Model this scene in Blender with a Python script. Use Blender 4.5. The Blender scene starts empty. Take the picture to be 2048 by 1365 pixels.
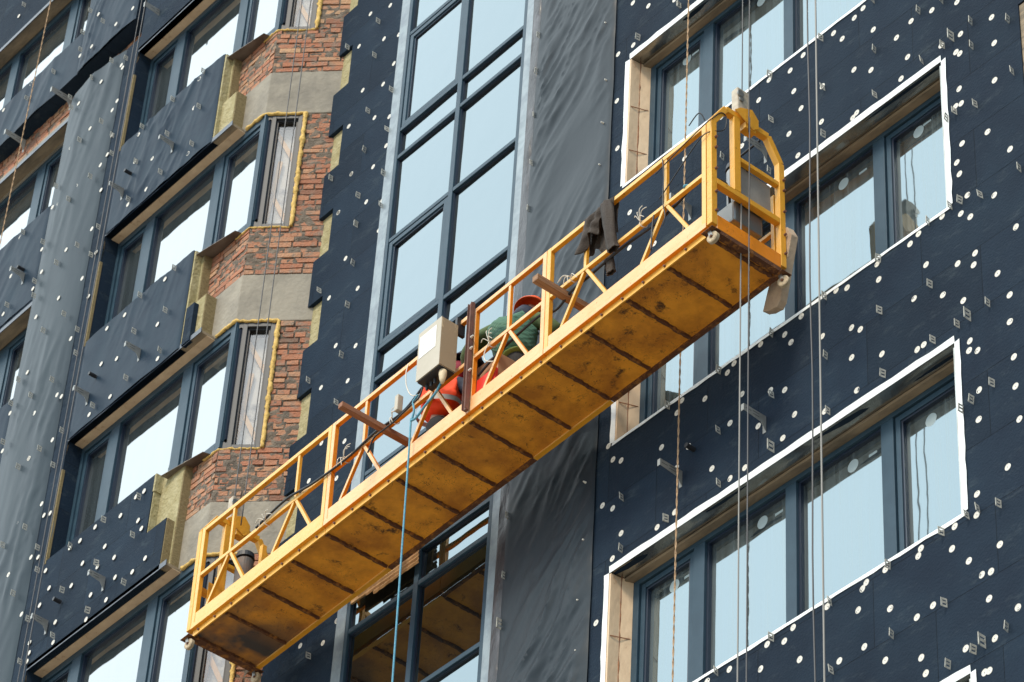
import bpy, math, random
from mathutils import Vector, Matrix, noise
random.seed(7)
S = bpy.context.scene
C = S.collection
R = math.radians

# ---------------------------------------------------------------- camera
cr = Vector((0.64201448, 0.76498968, 0.05107043))
cu = Vector((0.48206018, -0.45456928, 0.74898915))
cf = Vector((-0.59618402, 0.45624286, 0.66061113))
CAM = Vector((16.55091438, -13.77498669, -17.85704385))
FPX = 6672.547
cam = bpy.data.cameras.new('camera'); co = bpy.data.objects.new('camera', cam); C.objects.link(co)
co.matrix_world = Matrix(((cr.x, cu.x, -cf.x, CAM.x), (cr.y, cu.y, -cf.y, CAM.y), (cr.z, cu.z, -cf.z, CAM.z), (0, 0, 0, 1)))
cam.sensor_width = 36; cam.lens = FPX / 2048 * 36; cam.clip_end = 2000; cam.clip_start = 0.5
cam.dof.use_dof = True; cam.dof.focus_distance = 26.5; cam.dof.aperture_fstop = 6.3
S.camera = co

# ---------------------------------------------------------------- light
SUN = Vector((0.30, -1.0, 1.10)).normalized()
w = bpy.data.worlds.new('World'); S.world = w; w.use_nodes = True
nt = w.node_tree; bg = nt.nodes['Background']
sky = nt.nodes.new('ShaderNodeTexSky'); sky.sky_type = 'NISHITA'; sky.sun_disc = False
sky.sun_elevation = math.asin(SUN.z); sky.sun_rotation = math.atan2(SUN.x, SUN.y)
sky.air_density = 1.3; sky.dust_density = 2.5; sky.ozone_density = 1.2
mx = nt.nodes.new('ShaderNodeMixRGB'); mx.inputs[0].default_value = 0.68
mx.inputs[2].default_value = (4.9, 6.6, 7.8, 1)
nt.links.new(sky.outputs[0], mx.inputs[1])
# bright sky patch added on the unseen side, for the panes to mirror
wtc = nt.nodes.new('ShaderNodeTexCoord'); vd = nt.nodes.new('ShaderNodeVectorMath'); vd.operation = 'DOT_PRODUCT'
vd.inputs[1].default_value = Vector((-.60, -.45, .66)).normalized(); nt.links.new(wtc.outputs['Generated'], vd.inputs[0])
cl = nt.nodes.new('ShaderNodeTexNoise'); cl.inputs['Scale'].default_value = 2.2; cl.inputs['Detail'].default_value = 5; nt.links.new(wtc.outputs['Generated'], cl.inputs['Vector'])
ad = nt.nodes.new('ShaderNodeMath'); ad.operation = 'MULTIPLY_ADD'; ad.inputs[1].default_value = .22; nt.links.new(cl.outputs[0], ad.inputs[0]); nt.links.new(vd.outputs['Value'], ad.inputs[2])
wr = nt.nodes.new('ShaderNodeMapRange'); wr.interpolation_type = 'SMOOTHSTEP'; wr.inputs[1].default_value = .84; wr.inputs[2].default_value = 1.08; nt.links.new(ad.outputs[0], wr.inputs[0])
mx2 = nt.nodes.new('ShaderNodeMixRGB'); mx2.inputs[2].default_value = (14.6, 16.2, 16.8, 1)
nt.links.new(wr.outputs[0], mx2.inputs[0]); nt.links.new(mx.outputs[0], mx2.inputs[1])
nt.links.new(mx2.outputs[0], bg.inputs[0]); bg.inputs[1].default_value = 0.12
sl = bpy.data.lights.new('sun', 'SUN'); sl.energy = 2.1; sl.angle = R(13); sl.color = (1, 0.86, 0.68)
so = bpy.data.objects.new('sun', sl); C.objects.link(so)
so.rotation_euler = (-SUN).to_track_quat('-Z', 'Y').to_euler(); so.location = (5, -20, 10)
S.view_settings.view_transform = 'Standard'; S.view_settings.look = 'None'
S.view_settings.exposure = 0.5; S.view_settings.gamma = 1
S.render.resolution_x = 1024; S.render.resolution_y = 682
try: S.cycles.use_denoising = True
except Exception: pass

# ---------------------------------------------------------------- picks
ORG = {1: (0, 0), 2: (0, 440), 3: (0, 885), 4: (664, 0), 5: (1328, 0), 6: (1328, 440), 7: (1328, 885), 8: (664, 885)}
def at(px, py, y):
    d = cr * ((px - 1024) / FPX) - cu * ((py - 682.5) / FPX) + cf
    return CAM + d * ((y - CAM.y) / d.y)
def zat(reg, x, y, Y):
    o = ORG[reg]; return at(o[0] + x / 2.8444, o[1] + y / 2.8444, Y)

# ---------------------------------------------------------------- mesh helpers
class MB:
    def __init__(s): s.v = []; s.f = []; s.c = []
    def add(s, vs, fs, c=None):
        n = len(s.v); s.v += [tuple(v) for v in vs]; s.f += [tuple(i + n for i in f) for f in fs]
        s.c += [c if c is not None else 0.5] * len(fs)
    def hexa(s, p, c=None):   # 8 points, bottom 4 then top 4
        s.add(p, [(3, 2, 1, 0), (4, 5, 6, 7), (0, 1, 5, 4), (1, 2, 6, 5), (2, 3, 7, 6), (3, 0, 4, 7)], c)
    def box(s, x0, x1, y0, y1, z0, z1, c=None):
        s.hexa([(x0, y0, z0), (x1, y0, z0), (x1, y1, z0), (x0, y1, z0), (x0, y0, z1), (x1, y0, z1), (x1, y1, z1), (x0, y1, z1)], c)
    def bar(s, a, b, w, h, up=(0, 0, 1)):
        a = Vector(a); b = Vector(b); d = (b - a).normalized(); up = Vector(up)
        if abs(d.dot(up)) > .99: up = Vector((0, 1, 0))
        sd = d.cross(up).normalized(); u = sd.cross(d).normalized()
        q = []
        for t in (a, b): q.append([t + sd * sx * w / 2 + u * sz * h / 2 for sx, sz in ((-1, -1), (1, -1), (1, 1), (-1, 1))])
        s.hexa(q[0] + q[1])
    def tube(s, pts, r, n=8, cap=True):
        pts = [Vector(p) for p in pts]; rs = r if isinstance(r, (list, tuple)) else [r] * len(pts)
        ref = Vector((0.31, 0.77, 0.55)); vs = []
        for i, p in enumerate(pts):
            d = (pts[min(i + 1, len(pts) - 1)] - pts[max(i - 1, 0)]).normalized()
            a = d.cross(ref)
            if a.length < .05: a = d.cross(Vector((1, 0, 0)))
            a.normalize(); b = d.cross(a).normalized()
            for k in range(n):
                t = 2 * math.pi * k / n; vs.append(p + (a * math.cos(t) + b * math.sin(t)) * rs[i])
        fs = [(i * n + k, i * n + (k + 1) % n, (i + 1) * n + (k + 1) % n, (i + 1) * n + k) for i in range(len(pts) - 1) for k in range(n)]
        if cap: fs += [tuple(range(n))[::-1], tuple((len(pts) - 1) * n + k for k in range(n))]
        s.add(vs, fs)
    def prism(s, poly, axis, d0, d1):  # poly of 2d points in the two other axes
        def P(a, b, d): return {'y': (a, d, b), 'x': (d, a, b), 'z': (a, b, d)}[axis]
        n = len(poly); vs = [P(a, b, d0) for a, b in poly] + [P(a, b, d1) for a, b in poly]
        s.add(vs, [tuple(range(n))[::-1], tuple(range(n, 2 * n))] + [(i, (i + 1) % n, n + (i + 1) % n, n + i) for i in range(n)])
    def build(s, name, m, parent=None, off=(0, 0, 0), smooth=False, bevel=0, attr=False):
        off = Vector(off)
        me = bpy.data.meshes.new(name); me.from_pydata([Vector(v) - off for v in s.v], [], s.f)
        if attr:
            a = me.attributes.new('tint', 'FLOAT', 'FACE'); a.data.foreach_set('value', s.c)
        me.materials.append(m)
        if smooth: me.polygons.foreach_set('use_smooth', [True] * len(me.polygons))
        import bmesh
        b = bmesh.new(); b.from_mesh(me); bmesh.ops.recalc_face_normals(b, faces=b.faces); b.to_mesh(me); b.free()
        me.update()
        o = bpy.data.objects.new(name, me); C.objects.link(o)
        loc = off.copy()
        if parent is not None:
            o.parent = parent; loc = off - pbase.get(parent.name, Vector((0, 0, 0)))
        o.location = loc
        pbase[o.name] = off
        if bevel:
            m2 = o.modifiers.new('bevel', 'BEVEL'); m2.width = bevel; m2.segments = 2; m2.limit_method = 'ANGLE'
        return o
pbase = {}   # world-space origin used for the coordinates of each parent
def empty(name, loc, local=False):
    o = bpy.data.objects.new(name, None); C.objects.link(o); o.location = loc
    pbase[o.name] = Vector((0, 0, 0)) if local else Vector(loc); return o
def tag(o, label=None, cat=None, group=None, kind=None):
    if label: o['label'] = label
    if cat: o['category'] = cat
    if group: o['group'] = group
    if kind: o['kind'] = kind
    return o

# ---------------------------------------------------------------- materials
def mat(name, col, rough=.6, metal=0, col2=None, nscale=3, ncon=(.4, .65), bump=0, bscale=40, stretch=(1, 1, 1), coat=0, tint=False, spec=.5, rust=None):
    m = bpy.data.materials.new(name); m.use_nodes = True; n = m.node_tree; L = n.links.new
    p = n.nodes['Principled BSDF']; p.inputs['Roughness'].default_value = rough; p.inputs['Metallic'].default_value = metal
    p.inputs['Base Color'].default_value = (*col, 1); p.inputs['Specular IOR Level'].default_value = spec
    if coat: p.inputs['Coat Weight'].default_value = coat; p.inputs['Coat Roughness'].default_value = .15
    tc = n.nodes.new('ShaderNodeTexCoord'); mp = n.nodes.new('ShaderNodeMapping'); mp.inputs['Scale'].default_value = stretch
    L(tc.outputs['Object'], mp.inputs[0])
    out = None
    if col2:
        t = n.nodes.new('ShaderNodeTexNoise'); t.inputs['Scale'].default_value = nscale; t.inputs['Detail'].default_value = 8; t.inputs['Roughness'].default_value = .65
        L(mp.outputs[0], t.inputs['Vector'])
        r = n.nodes.new('ShaderNodeValToRGB'); r.color_ramp.elements[0].position = ncon[0]; r.color_ramp.elements[1].position = ncon[1]
        r.color_ramp.elements[0].color = (*col, 1); r.color_ramp.elements[1].color = (*col2, 1)
        L(t.outputs[0], r.inputs[0]); out = r.outputs[0]
    if rust:   # (colour, scale, low, high)
        t = n.nodes.new('ShaderNodeTexNoise'); t.inputs['Scale'].default_value = rust[1]; t.inputs['Detail'].default_value = 10; t.inputs['Roughness'].default_value = .75
        L(mp.outputs[0], t.inputs['Vector'])
        mr = n.nodes.new('ShaderNodeMapRange'); mr.inputs[1].default_value = rust[2]; mr.inputs[2].default_value = rust[3]
        L(t.outputs[0], mr.inputs[0])
        mm = n.nodes.new('ShaderNodeMixRGB'); mm.inputs[2].default_value = (*rust[0], 1); L(mr.outputs[0], mm.inputs[0])
        if out: L(out, mm.inputs[1])
        else: mm.inputs[1].default_value = (*col, 1)
        out = mm.outputs[0]
    if out: L(out, p.inputs['Base Color'])
    if bump:
        t = n.nodes.new('ShaderNodeTexNoise'); t.inputs['Scale'].default_value = bscale; t.inputs['Detail'].default_value = 5
        L(mp.outputs[0], t.inputs['Vector'])
        b = n.nodes.new('ShaderNodeBump'); b.inputs['Strength'].default_value = bump; b.inputs['Distance'].default_value = .02
        L(t.outputs[0], b.inputs['Height']); L(b.outputs[0], p.inputs['Normal'])
    m['_out'] = 0
    return m

def board_mat(name, c1, c2):
    """dark faced mineral wool boards: joints, faint stains, fabric grain"""
    m = mat(name, c1, .8, col2=c2, nscale=1.3, ncon=(.35, .75), bump=.35, bscale=45, spec=.12)
    n = m.node_tree; L = n.links.new; p = n.nodes['Principled BSDF']
    tc = [x for x in n.nodes if x.type == 'TEX_COORD'][0]
    sp = n.nodes.new('ShaderNodeSeparateXYZ'); cb = n.nodes.new('ShaderNodeCombineXYZ'); L(tc.outputs['Object'], sp.inputs[0])
    L(sp.outputs[0], cb.inputs[0]); L(sp.outputs[2], cb.inputs[1])
    br = n.nodes.new('ShaderNodeTexBrick'); L(cb.outputs[0], br.inputs['Vector'])
    br.inputs['Scale'].default_value = 1; br.inputs['Brick Width'].default_value = 1.21; br.inputs['Row Height'].default_value = .617
    br.inputs['Mortar Size'].default_value = .0035; br.inputs['Mortar Smooth'].default_value = .6; br.inputs['Bias'].default_value = 0
    br.inputs['Color1'].default_value = (.88, .88, .88, 1); br.inputs['Color2'].default_value = (1.12, 1.12, 1.12, 1); br.inputs['Mortar'].default_value = (.45, .45, .45, 1)
    old = p.inputs['Base Color'].links[0].from_socket
    mu = n.nodes.new('ShaderNodeMixRGB'); mu.blend_type = 'MULTIPLY'; mu.inputs[0].default_value = 1
    L(old, mu.inputs[1]); L(br.outputs[0], mu.inputs[2])
    # pale scuffs
    t = n.nodes.new('ShaderNodeTexNoise'); t.inputs['Scale'].default_value = 2.2; t.inputs['Detail'].default_value = 12; t.inputs['Roughness'].default_value = .8
    mp2 = n.nodes.new('ShaderNodeMapping'); mp2.inputs['Scale'].default_value = (1, 1, 3); L(tc.outputs['Object'], mp2.inputs[0]); L(mp2.outputs[0], t.inputs['Vector'])
    mr = n.nodes.new('ShaderNodeMapRange'); mr.inputs[1].default_value = .54; mr.inputs[2].default_value = .82; mr.inputs[4].default_value = .55
    L(t.outputs[0], mr.inputs[0])
    m2 = n.nodes.new('ShaderNodeMixRGB'); L(mr.outputs[0], m2.inputs[0]); L(mu.outputs[0], m2.inputs[1]); m2.inputs[2].default_value = (.10, .13, .14, 1)
    L(m2.outputs[0], p.inputs['Base Color'])
    # joint bump
    bu = n.nodes.new('ShaderNodeBump'); bu.inputs['Strength'].default_value = .7; bu.inputs['Distance'].default_value = .01; bu.invert = True
    L(br.outputs['Fac'], bu.inputs['Height'])
    ob = [x for x in n.nodes if x.type == 'BUMP' and x != bu][0]; L(ob.outputs[0], bu.inputs['Normal']); L(bu.outputs[0], p.inputs['Normal'])
    return m
M = {}
M['board'] = board_mat('dark_board', (.0088, .0175, .033), (.0145, .029, .049))
M['board_l'] = board_mat('dark_board_left', (.0088, .0190, .036), (.0145, .030, .052))
M['membrane'] = mat('grey_membrane', (.011, .020, .030), .48, col2=(.019, .030, .041), nscale=1.1, bump=.12, bscale=8, stretch=(1, 1, .4), spec=.25)
M['membrane_b'] = mat('blue_membrane', (.005, .018, .038), .5, col2=(.010, .028, .050), nscale=1.5, bump=.12, bscale=9, spec=.10)
M['membrane_c'] = mat('slate_membrane', (.010, .024, .038), .44, col2=(.019, .036, .050), nscale=1.1, bump=.12, bscale=8, stretch=(1, 1, .4), spec=.18)
def glass(name, col, rough=.03, dirt=.12, sc=7, lo=.85):
    m = mat(name, col, rough, 1.0)
    n = m.node_tree; L = n.links.new; p = n.nodes['Principled BSDF']
    tc = [x for x in n.nodes if x.type == 'TEX_COORD'][0]
    t = n.nodes.new('ShaderNodeTexNoise'); t.inputs['Scale'].default_value = 1.5; t.inputs['Detail'].default_value = 2
    L(tc.outputs['Object'], t.inputs['Vector'])
    b = n.nodes.new('ShaderNodeBump'); b.inputs['Strength'].default_value = .08; b.inputs['Distance'].default_value = .05
    L(t.outputs[0], b.inputs['Height']); L(b.outputs[0], p.inputs['Normal'])
    d = n.nodes.new('ShaderNodeBsdfDiffuse'); d.inputs[0].default_value = (.36, .46, .50, 1)
    mp = n.nodes.new('ShaderNodeMapping'); mp.inputs['Scale'].default_value = (sc, sc, .35); L(tc.outputs['Object'], mp.inputs[0])
    t2 = n.nodes.new('ShaderNodeTexNoise'); t2.inputs['Scale'].default_value = 1.5; t2.inputs['Detail'].default_value = 6; L(mp.outputs[0], t2.inputs['Vector'])
    mr = n.nodes.new('ShaderNodeMapRange'); mr.inputs[1].default_value = .35; mr.inputs[2].default_value = .7; mr.inputs[3].default_value = dirt * lo; mr.inputs[4].default_value = dirt * (2.1 - lo)
    L(t2.outputs[0], mr.inputs[0])
    ms = n.nodes.new('ShaderNodeMixShader'); L(mr.outputs[0], ms.inputs[0]); L(p.outputs[0], ms.inputs[1]); L(d.outputs[0], ms.inputs[2])
    L(ms.outputs[0], n.nodes['Material Output'].inputs[0])
    return m
M['glass_r'] = glass('window_glass', (.195, .245, .27), .03, .12, 13, .45)
M['glass_c'] = glass('curtain_glass', (.170, .213, .235), .010, .012)
M['glass_l'] = glass('bay_glass', (.305, .32, .33), .03, .07)
M['frame'] = mat('grey_blue_frame', (.026, .056, .086), .42, col2=(.034, .070, .104), nscale=4, spec=.2)
M['frame_d'] = mat('dark_frame', (.012, .022, .045), .35, spec=.6)
M['frame_n'] = mat('charcoal_frame', (.045, .052, .060), .5)
M['white'] = mat('white_flashing', (.80, .84, .86), .35, col2=(.66, .72, .75), nscale=6, ncon=(.45, .8), bump=.15, bscale=12, spec=.6)
M['metal'] = mat('galvanised_sheet', (.42, .42, .40), .22, .9, col2=(.26, .25, .22), nscale=2.5, bump=.5, bscale=3.5)
M['clip'] = mat('galvanised_clip', (.44, .44, .40), .6, .1, col2=(.30, .30, .27), nscale=30)
M['bracket'] = mat('galvanised_bracket', (.30, .31, .30), .45, .5, col2=(.22, .22, .21), nscale=8)
M['disc'] = mat('white_plastic', (.72, .71, .66), .5, col2=(.60, .58, .52), nscale=60)
M['wool'] = mat('yellow_mineral_wool', (.40, .36, .21), .95, col2=(.29, .25, .12), nscale=9, bump=1.0, bscale=30)
M['wool_b'] = mat('brown_mineral_wool', (.30, .24, .12), .95, col2=(.20, .15, .07), nscale=25, bump=1.0, bscale=60, stretch=(1, 1, 3))
M['foam'] = mat('mounting_foam', (.72, .50, .16), .85, col2=(.55, .36, .10), nscale=14, bump=.8, bscale=35)
M['concrete'] = mat('concrete', (.31, .285, .235), .85, col2=(.21, .195, .165), nscale=2.5, bump=.5, bscale=18, rust=((.12, .11, .10), 14, .66, .72))
M['mortar'] = mat('mortar', (.20, .165, .13), .95, col2=(.10, .085, .07), nscale=7, bump=1.0, bscale=50)
M['core'] = mat('rough_wall', (.16, .15, .14), .9, col2=(.10, .10, .09), nscale=3)
M['peach'] = mat('insulated_reveal', (.70, .54, .37), .7, col2=(.56, .41, .27), nscale=3.5, stretch=(1, 1, .6), bump=.3, bscale=20, rust=((.28, .12, .05), 7, .58, .70))
M['rustline'] = mat('rusty_joint', (.30, .13, .06), .9, col2=(.16, .08, .05), nscale=15)
M['beige'] = mat('timber_trim', (.30, .235, .155), .8, col2=(.10, .085, .065), nscale=4, stretch=(.3, 1, 4), bump=.3, bscale=30)
M['darkred'] = mat('brown_steel', (.17, .075, .055), .6, col2=(.10, .05, .04), nscale=12)
M['sill'] = mat('brown_grey_sill', (.12, .095, .08), .5, .3, col2=(.20, .17, .15), nscale=4)
M['black'] = mat('black_rubber', (.015, .017, .022), .5)
M['steel'] = mat('dirty_steel', (.25, .25, .24), .4, .8)
M['cable'] = mat('steel_cable', (.055, .058, .065), .5, 0)
M['cable_p'] = mat('pale_cable', (.22, .22, .21), .5, 0)
M['flash'] = mat('grey_foil_strip', (.24, .30, .34), .40, .1, col2=(.15, .19, .23), nscale=5, bump=.4, bscale=9)
M['tapeb'] = mat('black_ribbed_tape', (.02, .021, .028), .38, col2=(.10, .10, .12), nscale=9, ncon=(.55, .75), bump=1.0, bscale=14, stretch=(1, 1, .35))
yel = dict(rough=.5, bump=.2, bscale=30, spec=.4)
M['yellow'] = mat('yellow_paint', (.82, .46, .10), col2=(.80, .52, .17), nscale=5, rust=((.16, .055, .02), 16, .63, .72), **yel)
M['yellow_s'] = mat('yellow_paint_clean', (.84, .45, .07), col2=(.80, .50, .14), nscale=6, rust=((.20, .07, .02), 11, .67, .74), **yel)
M['cream'] = mat('cream_yellow_paint', (.80, .55, .24), col2=(.84, .50, .14), nscale=2.2, rust=((.24, .10, .04), 15, .64, .74), **yel)
def front_lit_paint(name, base_col, lit_col, amount):  # outward faces paler: brighter front light painted into the colour
    m = mat(name, base_col, col2=tuple(c * .88 for c in base_col), nscale=5, rough=.45, bump=.2, bscale=30, spec=.35)
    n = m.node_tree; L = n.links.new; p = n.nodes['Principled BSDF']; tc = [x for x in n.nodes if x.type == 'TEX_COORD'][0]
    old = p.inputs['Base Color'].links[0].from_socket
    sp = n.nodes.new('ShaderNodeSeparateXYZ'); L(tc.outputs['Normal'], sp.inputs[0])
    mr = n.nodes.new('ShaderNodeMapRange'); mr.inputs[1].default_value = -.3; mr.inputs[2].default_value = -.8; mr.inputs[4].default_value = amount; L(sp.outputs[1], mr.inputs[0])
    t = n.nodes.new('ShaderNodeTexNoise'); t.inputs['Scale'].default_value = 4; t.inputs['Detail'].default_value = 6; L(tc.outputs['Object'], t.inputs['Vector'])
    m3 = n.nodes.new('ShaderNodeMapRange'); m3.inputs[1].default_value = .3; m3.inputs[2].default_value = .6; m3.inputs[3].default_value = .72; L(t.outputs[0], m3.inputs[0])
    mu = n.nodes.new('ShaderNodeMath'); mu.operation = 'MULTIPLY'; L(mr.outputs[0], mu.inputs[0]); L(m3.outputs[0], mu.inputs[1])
    mm = n.nodes.new('ShaderNodeMixRGB'); L(mu.outputs[0], mm.inputs[0]); L(old, mm.inputs[1]); mm.inputs[2].default_value = (*lit_col, 1)
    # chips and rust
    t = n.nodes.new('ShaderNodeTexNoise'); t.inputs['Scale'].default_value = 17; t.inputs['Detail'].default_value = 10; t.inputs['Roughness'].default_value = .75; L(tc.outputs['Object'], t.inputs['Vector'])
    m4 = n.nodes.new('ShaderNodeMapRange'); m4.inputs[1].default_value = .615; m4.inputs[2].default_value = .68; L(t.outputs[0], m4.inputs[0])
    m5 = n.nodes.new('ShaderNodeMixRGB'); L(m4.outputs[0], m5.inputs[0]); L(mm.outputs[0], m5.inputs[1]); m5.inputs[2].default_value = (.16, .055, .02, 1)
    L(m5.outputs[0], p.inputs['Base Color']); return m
M['yellow'] = front_lit_paint('yellow_paint', (.74, .34, .025), (.78, .50, .17), .9)
M['yellow_s'] = front_lit_paint('yellow_paint_clean', (.76, .36, .03), (.78, .46, .10), .6)
M['cream'] = front_lit_paint('cream_yellow_paint', (.80, .25, .008), (.82, .50, .25), 1.0)
M['rust'] = mat('rusty_rib', (.10, .035, .012), .8, col2=(.30, .12, .02), nscale=14, ncon=(.5, .62), bump=.6, bscale=50)
M['wood'] = mat('timber', (.34, .19, .095), .75, col2=(.20, .10, .05), nscale=6, stretch=(8, .6, 8), bump=.3, bscale=25)
M['wood_r'] = mat('reddish_timber', (.30, .13, .065), .75, col2=(.20, .08, .04), nscale=6, stretch=(8, .6, 8), bump=.3, bscale=25)

def floor_mat():
    m = mat('platform_underside', (.82, .34, .03), .5, col2=(.46, .17, .02), nscale=2.6, bump=.15, bscale=20, spec=.3, rust=((.10, .045, .015), 5.5, .57, .66))
    n = m.node_tree; L = n.links.new; p = n.nodes['Principled BSDF']; tc = [x for x in n.nodes if x.type == 'TEX_COORD'][0]
    old = p.inputs['Base Color'].links[0].from_socket
    sx = n.nodes.new('ShaderNodeSeparateXYZ'); L(tc.outputs['Object'], sx.inputs[0])
    # scratches
    w_ = n.nodes.new('ShaderNodeTexNoise'); w_.inputs['Scale'].default_value = 6; w_.inputs['Detail'].default_value = 3; w_.inputs['Distortion'].default_value = 2.5
    L(tc.outputs['Object'], w_.inputs['Vector'])
    ma = n.nodes.new('ShaderNodeMath'); ma.operation = 'SUBTRACT'; ma.inputs[1].default_value = .5; L(w_.outputs[0], ma.inputs[0])
    ab = n.nodes.new('ShaderNodeMath'); ab.operation = 'ABSOLUTE'; L(ma.outputs[0], ab.inputs[0])
    l1 = n.nodes.new('ShaderNodeMath'); l1.operation = 'LESS_THAN'; l1.inputs[1].default_value = .0035; L(ab.outputs[0], l1.inputs[0])
    g_ = n.nodes.new('ShaderNodeTexNoise'); g_.inputs['Scale'].default_value = 2.3; L(tc.outputs['Object'], g_.inputs['Vector'])
    gt = n.nodes.new('ShaderNodeMath'); gt.operation = 'GREATER_THAN'; gt.inputs[1].default_value = .53; L(g_.outputs[0], gt.inputs[0])
    mu = n.nodes.new('ShaderNodeMath'); mu.operation = 'MULTIPLY'; L(l1.outputs[0], mu.inputs[0]); L(gt.outputs[0], mu.inputs[1])
    m1 = n.nodes.new('ShaderNodeMixRGB'); L(mu.outputs[0], m1.inputs[0]); L(old, m1.inputs[1]); m1.inputs[2].default_value = (.06, .03, .015, 1)
    # bare dark patches at the left end (x < -5.6)
    t = n.nodes.new('ShaderNodeTexNoise'); t.inputs['Scale'].default_value = 1.6; t.inputs['Detail'].default_value = 4; L(tc.outputs['Object'], t.inputs['Vector'])
    mr = n.nodes.new('ShaderNodeMapRange'); mr.inputs[1].default_value = -5.75; mr.inputs[2].default_value = -6.7; L(sx.outputs[0], mr.inputs[0])
    a = n.nodes.new('ShaderNodeMath'); a.operation = 'MULTIPLY'; L(mr.outputs[0], a.inputs[0])
    m3 = n.nodes.new('ShaderNodeMapRange'); m3.inputs[1].default_value = .36; m3.inputs[2].default_value = .52; L(t.outputs[0], m3.inputs[0]); L(m3.outputs[0], a.inputs[1])
    m2 = n.nodes.new('ShaderNodeMixRGB'); L(a.outputs[0], m2.inputs[0]); L(m1.outputs[0], m2.inputs[1]); m2.inputs[2].default_value = (.055, .050, .050, 1)
    L(m2.outputs[0], p.inputs['Base Color'])
    return m
M['floor'] = floor_mat()
def brick_mat():
    m = mat('brick', (.4, .2, .1), .9, bump=.8, bscale=45)
    n = m.node_tree; L = n.links.new; p = n.nodes['Principled BSDF']
    a = n.nodes.new('ShaderNodeAttribute'); a.attribute_name = 'tint'
    r = n.nodes.new('ShaderNodeValToRGB'); e = r.color_ramp.elements
    e[0].position = 0; e[0].color = (.15, .11, .085, 1); e[1].position = 1; e[1].color = (.52, .33, .19, 1)
    for pos, c in ((.22, (.24, .12, .08, 1)), (.5, (.40, .165, .095, 1)), (.75, (.44, .24, .145, 1))):
        x = e.new(pos); x.color = c
    L(a.outputs['Fac'], r.inputs[0])
    tc = [x for x in n.nodes if x.type == 'TEX_COORD'][0]
    t = n.nodes.new('ShaderNodeTexNoise'); t.inputs['Scale'].default_value = 12; t.inputs['Detail'].default_value = 8; L(tc.outputs['Object'], t.inputs['Vector'])
    mr = n.nodes.new('ShaderNodeMapRange'); mr.inputs[1].default_value = .48; mr.inputs[2].default_value = .70; L(t.outputs[0], mr.inputs[0]); mr.inputs[4].default_value = .8
    mm = n.nodes.new('ShaderNodeMixRGB'); L(mr.outputs[0], mm.inputs[0]); L(r.outputs[0], mm.inputs[1]); mm.inputs[2].default_value = (.22, .19, .155, 1)
    L(mm.outputs[0], p.inputs['Base Color'])
    return m
M['brick'] = brick_mat()

M['interior'] = mat('interior_screen', (.56, .53, .46), .8, col2=(.20, .19, .18), nscale=1.6, ncon=(.48, .56))
M['prop'] = mat('orange_timber', (.60, .36, .14), .7)
M['clear'] = bpy.data.materials.new('clear_glass'); M['clear'].use_nodes = True
_n = M['clear'].node_tree; _t = _n.nodes.new('ShaderNodeBsdfTransparent'); _g = _n.nodes.new('ShaderNodeBsdfGlossy'); _g.inputs['Roughness'].default_value = .02
_m = _n.nodes.new('ShaderNodeMixShader'); _m.inputs[0].default_value = .16
_n.links.new(_t.outputs[0], _m.inputs[1]); _n.links.new(_g.outputs[0], _m.inputs[2]); _n.links.new(_m.outputs[0], _n.nodes['Material Output'].inputs[0])

# ---------------------------------------------------------------- ground
g = MB(); g.add([(-900, -900, -19.6), (900, -900, -19.6), (900, 900, -19.6), (-900, 900, -19.6)], [(0, 1, 2, 3)])
tag(g.build('ground', mat('ground', (.36, .31, .25), .95, col2=(.27, .23, .19), nscale=.2)), kind='structure')

# ---------------------------------------------------------------- building
B = empty('apartment_building', (-3, 3, -19.6))
tag(B, 'tall apartment block under construction with dark insulated facade, bare brick bay and white framed windows', 'building')
c = MB(); c.prism([(-22, -.32), (-5.52, -.32), (-4.86, .34), (14, .34), (14, 9), (-22, 9)], 'z', -19.6, 19)
c.build('wall_core', M['core'], B)

def wall_with_holes(mb, x0, x1, z0, z1, y0, y1, holes):
    xs = sorted({x0, x1, *[h[0] for h in holes], *[h[1] for h in holes]}); zs = sorted({z0, z1, *[h[2] for h in holes], *[h[3] for h in holes]})
    xs = [x for x in xs if x0 <= x <= x1]; zs = [z for z in zs if z0 <= z <= z1]
    inside = lambda x, z: any(h[0] < x < h[1] and h[2] < z < h[3] for h in holes)
    for i in range(len(xs) - 1):
        for j in range(len(zs) - 1):
            a, b, c_, d = xs[i], xs[i + 1], zs[j], zs[j + 1]
            if inside((a + b) / 2, (c_ + d) / 2): continue
            mb.add([(a, y0, c_), (b, y0, c_), (b, y0, d), (a, y0, d)], [(0, 1, 2, 3)])
    for h in holes:   # sides of the openings
        a, b, c_, d = h
        mb.add([(a, y0, c_), (a, y1, c_), (a, y1, d), (a, y0, d), (b, y0, c_), (b, y1, c_), (b, y1, d), (b, y0, d)], [(0, 1, 2, 3), (4, 7, 6, 5), (0, 4, 5, 1), (3, 2, 6, 7)])
    mb.add([(x0, y0, z0), (x0, y1, z0), (x0, y1, z1), (x0, y0, z1)], [(0, 1, 2, 3)])
RW = []
for k in range(-6, 6): RW.append((.055, 3.93, 3 * k, 3 * k + 1.61))
for k in range(-6, 6): RW.append((4.77, 8.7, 3 * k, 3 * k + 1.61))
m_ = MB(); wall_with_holes(m_, -1.33, 12, -19.5, 18.5, 0, .2, RW)
tag(m_.build('insulation_wall', M['board'], B), 'dark blue insulated wall around the white edged windows')

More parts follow.
